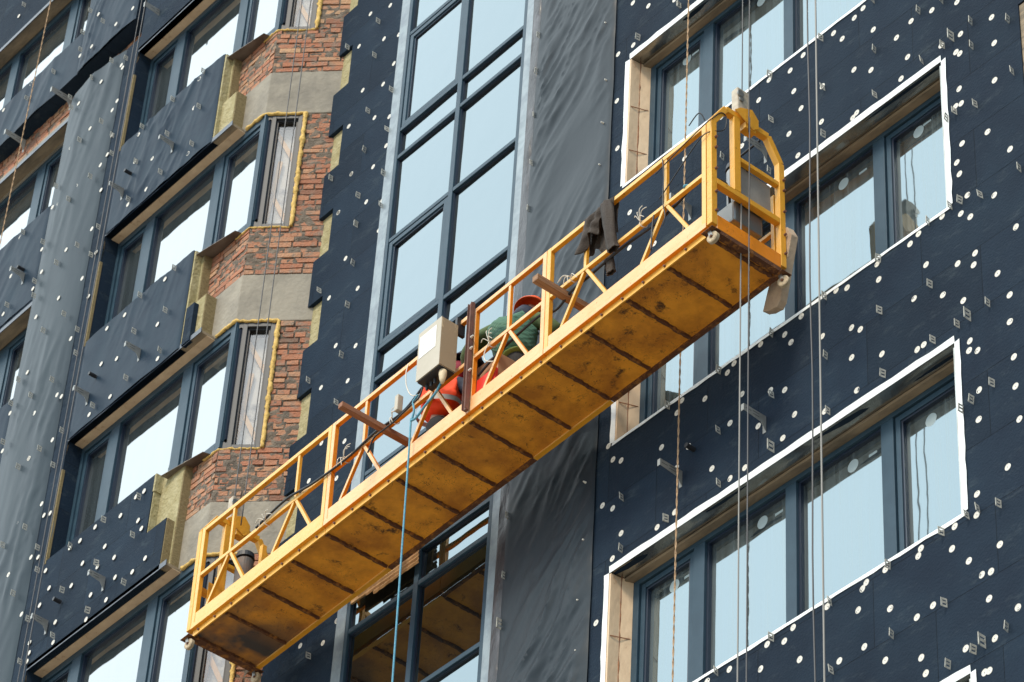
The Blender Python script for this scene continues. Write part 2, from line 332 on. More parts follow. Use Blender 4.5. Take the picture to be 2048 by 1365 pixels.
# windows ------------------------------------------------------------
def window(O, U, N, u0, u1, z0, z1, mull, sashes, glassm, label, fw=.07, framem='frame', parent=None, name='window'):
    """O origin on the frame face, U along, N inward. mull: list of (centre, width)."""
    O = Vector(O); U = Vector(U).normalized(); N = Vector(N).normalized(); parent = parent or B
    P = lambda u, d, z: O + U * u + N * d + Vector((0, 0, z))
    def bx(mb, a, b, d0, d1, c_, d_):
        mb.hexa([P(a, d0, c_), P(b, d0, c_), P(b, d1, c_), P(a, d1, c_), P(a, d0, d_), P(b, d0, d_), P(b, d1, d_), P(a, d1, d_)])
    def ring(mb, a, b, c_, d_, w_, d0, d1, wt=None):
        wt = wt or w_
        bx(mb, a, a + w_, d0, d1, c_, d_); bx(mb, b - w_, b, d0, d1, c_, d_); bx(mb, a + w_, b - w_, d0, d1, c_, c_ + w_); bx(mb, a + w_, b - w_, d0, d1, d_ - wt, d_)
    base = P((u0 + u1) / 2, 0, z0)
    f = MB(); ring(f, u0, u1, z0, z1, fw, 0, .08)
    for mc, mw in mull: bx(f, mc - mw / 2, mc + mw / 2, .002, .08, z0 + fw, z1 - fw)
    fo = f.build(name, M[framem], parent, off=base, bevel=.003)
    if label: fo['label'] = label
    edges = [u0 + fw] + [x for mc, mw in mull for x in (mc - mw / 2, mc + mw / 2)] + [u1 - fw]
    for i in range(len(edges) // 2):
        a, b = edges[2 * i], edges[2 * i + 1]; zz0 = z0 + fw; zz1 = z1 - fw
        if i in sashes:
            g0 = MB(); ring(g0, a + .004, b - .004, zz0 + .004, zz1 - .004, .012, .035, .08); ring(g0, a + .030, b - .030, zz0 + .03, zz1 - .03, .012, .045, .078); g0.build('gasket', M['black'], fo, off=base)
            s_ = MB(); ring(s_, a + .010, b - .010, zz0 + .01, zz1 - .01, .05, .018, .076); s_.build('sash', M[framem], fo, off=base, bevel=.003)
            a += .058; b -= .058; zz0 += .058; zz1 -= .058
        r_ = MB(); ring(r_, a, b, zz0, zz1, .022, .03, .075); r_.build('glazing_bead', M['frame_d'] if framem != 'frame_n' else M['black'], fo, off=base)
        g1 = MB(); bx(g1, a + .018, b - .018, .066, .072, zz0 + .018, zz1 - .018)
        g1.build('pane', glassm, fo, off=base)
    return fo, base
def wob(a, b, n, amp):
    return [(a + (b - a) * i / n, random.uniform(-amp, amp)) for i in range(n + 1)]
def strip(mb, p0, p1, wdir, width, n=14, amp=.006, d=.004, y=-.004):
    """crinkled flat flashing strip from p0 to p1 (x,z) of the given width towards wdir"""
    vs = []
    for i in range(n + 1):
        t = i / n; x = p0[0] + (p1[0] - p0[0]) * t; z = p0[1] + (p1[1] - p0[1]) * t
        j = random.uniform(-amp, amp) if 0 < i < n else 0; yy = y + random.uniform(-.004, 0)
        vs += [(x, y + .002, z), (x + wdir[0] * (width + j), yy, z + wdir[1] * (width + j))]
    mb.add(vs, [(2 * i, 2 * i + 1, 2 * i + 3, 2 * i + 2) for i in range(n)])
place = {-2: 'window at the bottom right edge of the photo, only its top corner in view', -1: 'lower right window, the largest in view, with four panes',
         0: 'middle right window, partly behind the yellow platform', 1: 'upper right window above the platform end, cut by the top of the photo'}
RWIN = []
for k in range(-3, 3):
    z = 3 * k
    fo, base = window((0, .2, z), (1, 0, 0), (0, 1, 0), .125, 3.86, .0, 1.60, [(.912, .13), (1.962, .118), (3.012, .13)], (0, 3), M['glass_r'], place.get(k))
    RWIN.append(fo)
    t = MB(); x0, x1, zb, zt = .055, 3.93, z, z + 1.61
    strip(t, (x0, zb), (x0, zt), (-1, 0), .055); strip(t, (x1, zt - .0), (x1, zb), (1, 0), .055)
    strip(t, (x0 - .0, zt), (x1, zt), (0, 1), .066, 30); strip(t, (x0 - .03, zb), (x1 + .03, zb), (0, -1), .036, 30)
    o = t.build('edge_flashing', M['white'], fo, off=base)
    md = o.modifiers.new('solid', 'SOLIDIFY'); md.thickness = .002
    s = MB()   # metal soffit, slightly buckled
    n = 26; vs = []
    for i in range(n + 1):
        x = x0 + (x1 - x0) * i / n
        for j in range(5):
            dz = .012 * noise.noise(Vector((x * 1.6, j * .5, k * 9.1)))
            vs.append((x, .0 + j * .032, zt - .004 + (dz if 0 < j < 4 else 0)))
    s.add(vs, [(i * 5 + j, i * 5 + j + 1, (i + 1) * 5 + j + 1, (i + 1) * 5 + j) for i in range(n) for j in range(4)])
    s.build('soffit', M['metal'], fo, off=base, smooth=True)
    s = MB(); s.box(x0, x1, .13, .2, zt - .035, zt - .006); s.build('timber_trim', M['beige'], fo, off=base)
    s = MB(); s.hexa([(x0 + .001, .0, zb), (x0 + .022, .0, zb), (x0 + .03, .105, zb), (x0 + .001, .105, zb), (x0 + .001, 0, zt - .01), (x0 + .022, 0, zt - .01), (x0 + .03, .105, zt - .01), (x0 + .001, .105, zt - .01)])
    s.hexa([(x0 + .001, .110, zb), (x0 + .034, .110, zb), (x0 + .072, .2, zb), (x0 + .001, .2, zb), (x0 + .001, .110, zt - .01), (x0 + .034, .110, zt - .01), (x0 + .072, .2, zt - .01), (x0 + .001, .2, zt - .01)])
    s.build('reveal', M['peach'], fo, off=base)
    s = MB(); s.tube([(x0 + .030 + random.uniform(-.003, .003), .107, zb + (zt - zb) * i / 30) for i in range(31)], [random.uniform(.003, .008) for _ in range(31)], 6)
    for zz in (.42, .98): s.bar((x0 + .026, .01, zb + zz), (x0 + .066, .19, zb + zz + .03), .004, .008)
    s.build('joint', M['rustline'], fo, off=base)
    s = MB(); s.box(x1 - .02, x1 - .001, 0.002, .2, zb, zt - .04); s.build('reveal', M['metal'], fo, off=base)
for k in range(-2, 3):
    fo, base = window((4.77, .2, 3 * k), (1, 0, 0), (0, 1, 0), .10, 3.86, 0, 1.6, [(.912, .13), (1.962, .118), (3.012, .13)], (0, 3), M['glass_r'], 'window at the far right edge, only its timber reveal in view' if k == 0 else None)
    s = MB(); s.box(4.772, 4.87, 0.01, .2, 3 * k, 3 * k + 1.60); s.build('reveal', M['beige'], fo, off=base)

# curtain wall ---------------------------------------------------------
cb = Vector((-2.6, 0, -19))
f = MB(); Z0, Z1 = -16.8, 16.8
f.box(-3.63, -3.58, -.004, .08, Z0, Z1); f.box(-1.61, -1.56, -.004, .08, Z0, Z1); f.box(-2.640, -2.570, -.002, .08, Z0, Z1)
cw = f.build('curtain_wall', M['frame'], B, off=cb, bevel=.004); cw['label'] = 'tall two column glazed curtain wall with grey blue frame'
for k in range(-4, 5):
    z = 3 * k
    for zc in (.36, -.04, 1.79):
        for a, b in ((-3.58, -2.640), (-2.570, -1.61)):
            tr = MB(); tr.box(a, b, -.0, .08, z + zc - .026, z + zc + .026); tr.build('transom', M['frame'], cw, off=((a + b) / 2, 0, z + zc), bevel=.004)
for k in range(-3, 4):
    z = 3 * k
    for (a, b), col in (((-3.58, -2.640), 0), ((-2.570, -1.61), 1)):
        for (za, zb) in ((.386, 1.764), (-.014, .334), (1.816, 2.934)):
            aa, bb, c0, c1 = a, b, z + za, z + zb
            if col == 0 and za == .386:
                s = MB()
                for i, (d, w_, y0, y1) in enumerate(((0.008, .055, .006, .075), (.058, .02, .022, .074))):
                    A, Bq, Cq, D = aa + d, bb - d, c0 + d, c1 - d
                    s.box(A, A + w_, y0, y1, Cq, D); s.box(Bq - w_, Bq, y0, y1, Cq, D); s.box(A + w_, Bq - w_, y0, y1, Cq, Cq + w_); s.box(A + w_, Bq - w_, y0, y1, D - w_, D)
                s.build('sash', M['frame'], cw, off=cb, bevel=.003)
                aa += .075; bb -= .075; c0 += .075; c1 -= .075
            r_ = MB()
            for q in ((aa, aa + .012, c0, c1), (bb - .012, bb, c0, c1), (aa, bb, c0, c0 + .012), (aa, bb, c1 - .012, c1)): r_.box(q[0], q[1], .022, .045, q[2], q[3])
            r_.build('gasket', M['frame_d'], cw, off=cb)
            q4 = [.038 + random.uniform(-.0045, .0045) for _ in range(3)]; q4.append(q4[0] - q4[1] + q4[2]); p_ = MB(); A_, B_ = aa + .002, bb - .002
            p_.hexa([(A_, q4[0], c0), (B_, q4[1], c0), (B_, q4[1] + .005, c0), (A_, q4[0] + .005, c0), (A_, q4[3], c1), (B_, q4[2], c1), (B_, q4[2] + .005, c1), (A_, q4[3] + .005, c1)]); p_.build('pane', M['glass_c'], cw, off=cb)
def ribbed(mb, x0, x1, y, amp, z0=-12, z1=16, n=420):
    vs = []
    for i in range(n + 1):
        z = z0 + (z1 - z0) * i / n
        for j in range(4):
            x = x0 + (x1 - x0) * j / 3
            vs.append((x, y + (amp * noise.noise(Vector((x * 9, 3.3, z * 2.4))) if 0 < j < 3 else 0), z))
    mb.add(vs, [(i * 4 + j, i * 4 + j + 1, (i + 1) * 4 + j + 1, (i + 1) * 4 + j) for i in range(n) for j in range(3)])
s = MB(); ribbed(s, -3.775, -3.631, -.004, .012); ribbed(s, -1.559, -1.450, -.004, .012); s.build('side_flashing', M['flash'], cw, off=cb, smooth=True)
s = MB(); ribbed(s, -1.449, -1.325, -.012, .03); s.build('sealing_tape', M['tapeb'], cw, off=cb, smooth=True)
s = MB(); s.box(-3.775, -3.64, .01, .2, -19, 18.5); s.box(-1.55, -1.33, .03, .2, -19, 18.5); s.build('wall_core', M['core'], B)

# toothed insulation wall left of the curtain wall -----------------------
t = MB(); t.box(-4.89, -4.66, .045, .19, -9, 16); t.build('mineral_wool', M['wool'], B)
t = MB(); t.box(-4.655, -3.776, 0, .1, -19, 18.5)
zt = 9.09 + 1.23 * 6
while zt > -8:
    j = random.uniform(-.02, .02)
    t.box(-4.905 + j, -4.6551, 0, .1, zt - .63, zt)
    zt -= 1.23
tag(t.build('insulation_wall', M['board_l'], B), 'dark insulation boards with a stepped left edge beside the brick')
t = MB(); t.box(-4.84, -3.78, .101, .19, -19, 18.5); t.build('mineral_wool', M['wool'], B)

# brick ---------------------------------------------------------------
def masonry(O, U, N, u0, u1, z0, z1, parent, seed=0):
    rnd = random.Random(seed); O = Vector(O); U = Vector(U).normalized(); N = Vector(N).normalized()
    P = lambda u, d, z: O + U * u + N * d + Vector((0, 0, z))
    b = MB(); rows = int(round((z1 - z0) / .077)); rh = (z1 - z0) / rows
    for r_ in range(rows):
        z = z0 + r_ * rh; u = u0 - rnd.uniform(0, .25)
        header = rnd.random() < .18
        while u < u1:
            L_ = (.118 if header else .245) + rnd.uniform(-.012, .012)
            a = max(u, u0) + .004; e = min(u + L_, u1) - .004
            if e - a > .03:
                q = rnd.uniform(-.010, .007); h0 = z + rnd.uniform(.002, .010); h1 = z + rh - rnd.uniform(.006, .016)
                jj = [rnd.uniform(-.004, .004) for _ in range(8)]
                b.hexa([P(a, q + jj[0], h0 + jj[1]), P(e, q + jj[2], h0 + jj[3]), P(e, .05, h0), P(a, .05, h0), P(a, q + jj[4], h1 + jj[5]), P(e, q + jj[6], h1 + jj[7]), P(e, .05, h1), P(a, .05, h1)], min(1, max(0, rnd.gauss(.56, .17))))
            u += L_ + .012
    return b
def mortar(O, U, N, u0, u1, z0, z1, seed=0, res=.022):
    O = Vector(O); U = Vector(U).normalized(); N = Vector(N).normalized(); m = MB()
    nu = max(2, int((u1 - u0) / res)); nz = int((z1 - z0) / res); vs = []
    for i in range(nz + 1):
        for j in range(nu + 1):
            u = u0 + (u1 - u0) * j / nu; z = z0 + (z1 - z0) * i / nz
            d = .005 + .022 * noise.noise(Vector((u * 16, seed, z * 22))) + .010 * noise.noise(Vector((u * 3, seed + 5, z * 3)))
            vs.append(O + U * u + N * d + Vector((0, 0, z)))
    m.add(vs, [(i * (nu + 1) + j, i * (nu + 1) + j + 1, (i + 1) * (nu + 1) + j + 1, (i + 1) * (nu + 1) + j) for i in range(nz) for j in range(nu)])
    return m
CO = Vector((-5.42, -.5, 0)); CU = Vector((1, 1, 0)).normalized(); CN = Vector((-1, 1, 0)).normalized()
ms = empty('brick_wall', (-5.4, -.5, -19)); ms.parent = B; ms.location = ms.location - B.location
ms['label'] = 'bare brick wall with rough mortar on the angled side of the bay'
fr = empty('brick_wall', (-5.9, -.5, -19)); fr.parent = B; fr.location = fr.location - B.location
fr['label'] = 'bare brick on the front of the bay beside the mineral wool'
X, Y = Vector((1, 0, 0)), Vector((0, 1, 0)); FO = Vector((0, -.5, 0))
for k in range(-2, 5):
    z = 3 * k; last = z + 3 + -.07
    for (a, b_, c0, c1) in ((.455, 1.04, z - .07, z + 1.60), (0, 1.04, z + 2.25, z + 2.93)):
        masonry(CO, CU, CN, a, b_, c0, c1, ms, 10 * k + int(a * 9)).build('bricks', M['brick'], ms, attr=True)
        mortar(CO, CU, CN, a, b_, c0, c1, k + a).build('mortar', M['mortar'], ms, smooth=True)
    masonry(FO, X, Y, -6.4, -5.42, z + 2.25, z + 2.93, fr, k + 70).build('bricks', M['brick'], fr, attr=True)
    mortar(FO, X, Y, -6.4, -5.42, z + 2.25, z + 2.93, k + 30).build('mortar', M['mortar'], fr, smooth=True)
    cc = MB(); P0 = [(-8.4, -.51), (-5.425, -.51), (-4.70, .215), (-4.72, .3), (-5.5, -.3), (-8.4, -.3)]
    cc.prism(P0, 'z', z + 1.605, z + 2.25)
    cc.build('concrete_beam', M['concrete'], B, bevel=.01)
# bare slab band high on the left
masonry(FO, X, Y, -15, -8.4, 10.98, 11.40, fr, 99).build('bricks', M['brick'], fr, attr=True)
mortar(FO, X, Y, -15, -8.4, 10.98, 11.40, 55, .05).build('mortar', M['mortar'], fr, smooth=True)
cc = MB(); cc.box(-15, -8.401, -.52, -.3, 10.5, 10.97); cc.build('concrete_beam', M['concrete'], B)

# bay windows -----------------------------------------------------------
nm = {0: 'lowest bay window, beside the left end of the platform', 1: 'second bay window from the bottom of the photo', 2: 'third bay window from the bottom of the photo', 3: 'top bay window, cut by the top of the photo'}
for k in range(-2, 5):
    z = 3 * k
    fo, base = window((0, -.5, z), X, Y, -8.24, -5.42, -.07, 1.60, [(-7.56, .17), (-6.25, .17), (-5.405, .02)], (0, 2), M['glass_l'], nm.get(k), fw=.085)
    s = MB(); s.box(-5.425, -5.40, -.512, -.42, z - .07, z + 1.60); s.build('corner_post', M['frame'], fo, off=base)
    # angled narrow light
    fo2, base2 = window(CO + Vector((0, 0, z)), CU, CN, .075, .405, -.07, 1.58, [], (), M['clear'], None, fw=.045, framem='frame_n')
    cp_ = MB(); cp_.hexa([CO + CU * u + CN * d + Vector((0, 0, zz)) for zz in (z - .07, z + 1.58) for u, d in ((.001, .004), (.0745, .004), (.0745, .07), (.001, .07))]); cp_.build('corner_panel', M['frame_n'], fo2, off=base2)
    if k in nm: fo2['label'] = 'narrow charcoal window on the angled side, right of the ' + ['lowest', 'second lowest', 'third lowest', 'top'][k] + ' bay window'
    ip = MB(); ip.hexa([CO + CU * u + CN * d + Vector((0, 0, zz)) for zz in (z + .0, z + 1.52) for u, d in ((.10, .16), (.38, .16), (.38, .17), (.10, .17))]); ip.build('interior_panel', M['interior'], fo2, off=base2)
    for (ua, za, ub, zb_) in ((.11, 1.45, .37, .95), (.12, .10, .20, 1.0), (.13, .55, .37, .05)):
        tp = MB(); tp.bar(CO + CU * ua + CN * .13 + Vector((0, 0, z + za)), CO + CU * ub + CN * .13 + Vector((0, 0, z + zb_)), .05, .03, CN); tp.build('timber_prop', M['prop'], fo2, off=base2)
    s = MB(); s.hexa([CO + CU * u + CN * d + Vector((0, 0, zz)) for zz in (z - .06, z + 1.56) for u, d in ((.407, .0), (.428, .0), (.428, .08), (.407, .08))])
    s.build('white_liner', M['peach'], fo2, off=base2)
    # expanding foam bead
    pts = []
    for i in range(0, 52): pts.append(CO + CU * (.435 + random.uniform(-.006, .006)) + CN * (-.012) + Vector((0, 0, z - .08 + i * 1.67 / 51)))
    for i in range(0, 14): pts.append(CO + CU * (.42 - i * .42 / 13) + CN * -.008 + Vector((0, 0, z + 1.60 + random.uniform(-.01, .01))))
    for i in range(1, 11): pts.append(Vector((-5.42 - i * .034, -.515, z + 1.61 + random.uniform(-.01, .01))))
    rr = [(.024 + .016 * noise.noise(Vector((i * .45, k * 3, 1))) + random.uniform(-.006, .006)) * (1 if i < 52 else .8) for i in range(len(pts))]
    s = MB(); s.tube(pts, rr, 9); s.build('foam_bead', M['foam'], fo2, off=base2, smooth=True)
    pts = [CO + CU * (.42 - i * .42 / 16) + CN * -.004 + Vector((0, 0, z - .085 + random.uniform(-.008, .008))) for i in range(17)] + [Vector((-5.42 - i * .03, -.51, z - .09 + random.uniform(-.008, .008))) for i in range(1, 9)]
    s = MB(); s.tube(pts, [random.uniform(.007, .017) for _ in pts], 7); s.build('foam_bead', M['foam'], fo2, off=base2, smooth=True)
    # head trim and soffit over the strip
    s = MB(); s.box(-8.2, -5.78, -.69, -.684, z + 1.585, z + 1.65); s.build('head_flashing', M['frame_d'], fo, off=base)
    s = MB(); s.box(-8.24, -5.80, -.683, -.502, z + 1.60, z + 1.635); s.build('soffit', M['beige'], fo, off=base)
    s = MB(); s.box(-8.24, -5.80, -.60, -.5, z + 1.592, z + 1.599); s.build('soffit_strip', M['peach'], fo, off=base)
    s = MB(); s.hexa([(-6.15, -.685, z - .098), (-5.55, -.60, z - .098), (-5.55, -.50, z - .075), (-6.15, -.50, z - .075), (-6.15, -.685, z - .092), (-5.55, -.60, z - .092), (-5.55, -.50, z - .069), (-6.15, -.50, z - .069)]); s.build('sill', M['sill'], fo, off=base)
    # left reveal: crinkled foil
    n = 40; vs = []
    for i in range(n + 1):
        zz = z - .07 + 1.66 * i / n
        for j in range(5): vs.append((-8.199 - j * .012 + (.02 * noise.noise(Vector((zz * 2.5, j * .9, k * 2)))), -.69 + j * .0475, zz))
    s = MB(); s.add(vs, [(i * 5 + j, i * 5 + j + 1, (i + 1) * 5 + j + 1, (i + 1) * 5 + j) for i in range(n) for j in range(4)]); s.build('reveal', M['metal'], fo, off=base, smooth=True)
    s = MB(); s.box(-8.215, -8.195, -.694, -.66, z - .06, z + 1.2); s.build('wool_edge', M['wool_b'], fo, off=base)
    # spandrel insulation below this window
    zb, ztp = z - 1.40, z - .02
    t = MB(); w1 = MB(); w2 = MB()
    if k == 1:     # plain boards with a notch
        t.box(-8.2, -6.25, -.69, -.601, zb + .63, ztp); t.box(-8.2, -5.90, -.69, -.601, zb, zb + .63)
        w1.box(-6.249, -6.222, -.69, -.601, ztp - .22, ztp); w1.box(-6.249, -6.235, -.68, -.601, zb + .63, ztp - .22)
        w1.box(-8.2, -5.86, -.6, -.5, zb + .0, ztp - .01)
        w2.box(-5.899, -5.885, -.685, -.601, zb, zb + .62); w2.box(-5.859, -5.84, -.598, -.5, zb, ztp - .01)
    else:
        t.box(-8.2, -6.16, -.69, -.601, zb, ztp)
        w1.box(-6.159, -6.13, -.685, -.601, zb + .02, ztp - .02)
        w1.box(-8.2, -6.10, -.6, -.5, zb + .62, ztp - .02); w1.box(-8.2, -5.88, -.64, -.5, zb + .02, zb + .60)
        w2.box(-5.879, -5.86, -.638, -.5, zb + .02, zb + .60); w2.box(-6.099, -6.08, -.598, -.5, zb + .63, ztp - .02)
        if k == 2: t.box(-6.12, -5.98, -.70, -.645, zb + .0, zb + .52)
    so_ = t.build('spandrel_insulation', M['board_l'], B)
    w1.build('mineral_wool', M['wool'], so_); w2.build('mineral_wool', M['wool_b'], so_)
t = MB(); t.box(-8.48, -8.2001, -.69, -.5, -19, 10.85); t.box(-8.2, -5.9, -.688, -.5, -19, -7.6)
t.build('insulation_strip', M['board_l'], B)
# far left windows
for k in range(-1, 5):
    z = 3 * k
    lb = {4: 'top left corner window', 3: 'left edge window below the slab band', 2: 'left edge window, third from the top', 1: 'left edge window, lowest sliver'}.get(k)
    fo, base = window((0, -.5, z), X, Y, -13.9, -9.5, .10, 1.52, [(-12.9, .17), (-11.86, .19), (-10.49, .19)], (0, 3), M['glass_l'], lb, fw=.085)
    s = MB(); s.box(-14, -9.6, -.683, -.502, z + 1.53, z + 1.56); s.build('soffit', M['beige'], fo, off=base)
    s = MB(); s.box(-14, -9.6, -.692, -.684, z + 1.50, z + 1.56); s.build('head_flashing', M['frame_d'], fo, off=base)
for k in range(-2, 5):
    z0_, z1_ = 3 * k + 1.56, 3 * k + 3.10
    if k == 3: z0_ = 11.33
    t = MB(); t.box(-15, -9.65, -.69, -.501, z0_, z1_); t.build('spandrel_insulation', M['board_l'], B)
t = MB(); t.box(-9.649, -8.4, -.69, -.501, 11.33, 17); t.box(-9.649, -8.481, -.69, -.501, -19, 10.85); t.build('insulation_wall', M['board_l'], B)

# membranes (loose sheets pinned over the insulation) ---------------------
def sheet(name, x0, x1, z0, z1, y, amp, seed, label, m, res=.035, dirv=(.18, .25), freq=(5.2, .9), bulge=0):
    L_ = math.hypot(*dirv); a = (dirv[0] / L_, dirv[1] / L_); b = (a[1], -a[0])
    nu = int((x1 - x0) / res); nz = int((z1 - z0) / res); vs = []
    for i in range(nz + 1):
        z = z0 + (z1 - z0) * i / nz
        for j in range(nu + 1):
            u = j / nu; x = x0 + (x1 - x0) * u
            s_ = x * a[0] + z * a[1]; t_ = x * b[0] + z * b[1]
            wv = t_ + .10 * noise.noise(Vector((x * 1.3, z * 1.3, seed)))
            h = noise.noise(Vector((wv * freq[0], s_ * freq[1], seed)))
            h = (1 - abs(h) * 2.2) ** 2 if abs(h) < .45 else 0
            h3 = noise.noise(Vector((wv * freq[0] * 2.1 + 4, s_ * freq[1] * 1.6, seed + 1))); h += .45 * max(0, 1 - abs(h3) * 5) ** 1.5
            h2 = noise.noise(Vector((wv * freq[0] * .45, s_ * freq[1] * .6, seed + 8)))
            env = max(0, noise.noise(Vector((x * .8, z * .5, seed + 3))) + .45)
            ed = min(1, u * 6 + .15, (1 - u) * 6 + .15)
            edge = .012 * noise.noise(Vector((seed, z * 1.7, 4))) if j in (0, nu) else 0
            ez = .012 * noise.noise(Vector((seed, x * 3, 9))) if i in (0, nz) else 0
            vs.append((x + edge, (y - amp * (h * env + .9 * h2 + .3) * ed - bulge * math.sin(math.pi * u)) if 0 < j < nu else y + .006, z + ez))
    mb = MB(); mb.add(vs, [(i * (nu + 1) + j, i * (nu + 1) + j + 1, (i + 1) * (nu + 1) + j + 1, (i + 1) * (nu + 1) + j) for i in range(nz) for j in range(nu)])
    o = mb.build(name, m, None, off=((x0 + x1) / 2, y, z0), smooth=True)
    tag(o, label, 'membrane'); return o
mc = sheet('membrane_sheet', -1.325, -.155, -8, 12, -.022, .031, 3.1, 'wide grey membrane hanging between the glazed wall and the right windows', M['membrane'], .03)
sheet('membrane_sheet', -9.65, -8.47, -4, 10.83, -.70, .020, 8.7, 'tall glossy grey membrane column between the bay windows and the left edge windows', M['membrane_c'], .04, dirv=(.06, .3), freq=(3.2, .5), bulge=.05)
sheet('membrane_sheet', -8.19, -6.16, 7.60, 8.98, -.697, .020, 1.7, 'wrinkled blue membrane under the topmost bay window', M['membrane_b'], .03, dirv=(.12, .3), freq=(3.6, .9))
sheet('membrane_sheet', -8.19, -6.16, 4.60, 5.98, -.697, .020, 5.2, 'wrinkled blue membrane under the third bay window from the bottom, above a plain board spandrel', M['membrane_b'], .03, dirv=(.12, .3), freq=(3.6, .9))
sheet('membrane_sheet', -15, -9.66, 11.31, 12.09, -.697, .016, 2.2, 'blue membrane under the top left corner window, overhanging the bare slab', M['membrane_b'], .04, dirv=(.12, .3), freq=(3.6, .9))
sheet('membrane_sheet', -9.655, -8.39, 11.31, 15, -.705, .02, 4.4, 'grey blue membrane at the top edge of the photo, above the bare slab band', M['membrane_b'], .035, dirv=(.1, .3), freq=(5, 1), bulge=.02)
sheet('membrane_sheet', -15, -9.66, 7.60, 9.09, -.697, .018, 6.1, 'wrinkled blue membrane at the left edge, between two left edge windows', M['membrane_b'], .04, dirv=(.12, .3), freq=(3.6, .9))
sheet('membrane_sheet', -15, -9.66, 4.60, 6.09, -.697, .018, 9.1, 'lowest wrinkled blue membrane at the left edge', M['membrane_b'], .04, dirv=(.12, .3), freq=(3.6, .9))

# ---------------------------------------------------------------- anchors, clips, brackets
YL = -.706
disc_px = {
 (5, 0): '1133,48 1083,103 965,190 1014,222 1191,170 1323,216 1406,122 1524,60 1667,13 1864,100 1879,246 1687,195 1577,260 1661,298 1683,306 1386,326 1349,449 1178,400 1081,398 901,492 792,315 718,403 739,520 780,617 598,456 539,571 424,610 327,667 896,694 711,763 762,886 1074,671 1096,643 1881,458 1679,507 1691,590 1659,606 1841,752 1696,818 1969,850 1666,926 1681,991 1727,1112 1879,1112 1689,1217 1743,1235 2002,1293 1582,1233 1448,1332 117,903 443,832 427,838 183,775 60,0',
 (6, 0): '1400,138 1770,190 1762,257 1671,250 1491,256 1213,252 1222,340 1042,387 979,402 1898,306 1967,428 1587,428 1703,460 1423,449 781,549 1968,580 1067,614 1117,624 901,663 687,653 723,697 550,708 1068,784 1240,764 1441,739 1478,711 1740,690 1736,744 1784,744 1991,780 399,817 361,870 1098,970 2000,947 1793,969 687,968 606,970 444,992 233,1018 102,1028 74,1098 376,1157 743,1107 536,1174 914,1090 1791,1136 2022,1134 676,1242 140,1290',
 (7, 0): '273,150 460,145 376,206 61,398 1956,141 1781,295 1779,414 1654,479 1462,604 1447,647 1639,606 1911,582 1735,675 1809,754 1861,736 1260,724 1151,798 1129,834 928,935 1105,955 1287,946 1531,928 1439,996 1850,890 2014,940 735,1054 685,1132 587,1150 772,1236 550,1290 372,1292 998,1244 1140,1164 1259,1241 1464,1226 1490,1315 1717,1174 1883,1116 1824,1310 1851,1300 246,1360 72,145',
 (8, 0): '1875,29 1645,104 1599,98 1573,22 1539,360 1597,376 1645,518 1595,662 1949,397 1850,484 1502,1028 28,1017',
 (4, 0): '332,32 219,80 380,198 296,222 154,265 352,363 291,480 175,515 326,665 242,671 95,720 308,830 234,950 110,991 284,1143 195,1150 36,1211 266,1311 1712,18 1800,35 1628,310 1714,258 1621,575 1624,845 1694,1210 1692,1411 1834,1387',
 (1, 0): '1985,720 1999,991 1925,1211',
 (2, 0): '1966,220 1872,445 2035,390 1910,716 2023,716 1978,916 1826,955 1829,1270 1960,1260',
 (3, 0): '1757,220 1915,1015 1708,1158 1837,1142 1914,205 2010,215',
 (1, YL): '107,92 560,82 659,138 755,48 521,265 455,318 447,590 575,466 690,372 697,386 638,628 666,575 512,732 400,840 636,770 610,880 571,940 434,1061 574,1082 332,1158 298,1180 522,1303 1134,450 1103,615 903,667 788,767 866,903 767,920 831,1078 727,1165 1069,875 115,1350 176,478 150,615 20,627',
 (2, YL): '238,168 236,296 187,392 376,170 467,333 333,445 546,185 503,436 62,320 18,536 204,553 402,676 258,780 155,868 324,996 349,1005 57,1100 195,1100 14,1315 298,1252 163,1357 938,338 895,595 709,541 608,618 663,790 575,820 896,790 626,1006 507,1108',
 (3, YL): '165,92 237,350 97,458 48,753 176,654 216,654 250,415 285,403 819,278 773,310 685,417 785,445 541,482 455,560 397,600 596,592 649,655 469,688 554,708 804,490 825,659 752,737 654,768 405,815 279,829 515,868 603,896 489,1008 314,1023 122,978 168,1140 225,927 259,730 302,1138 165,1198 153,1247',
}
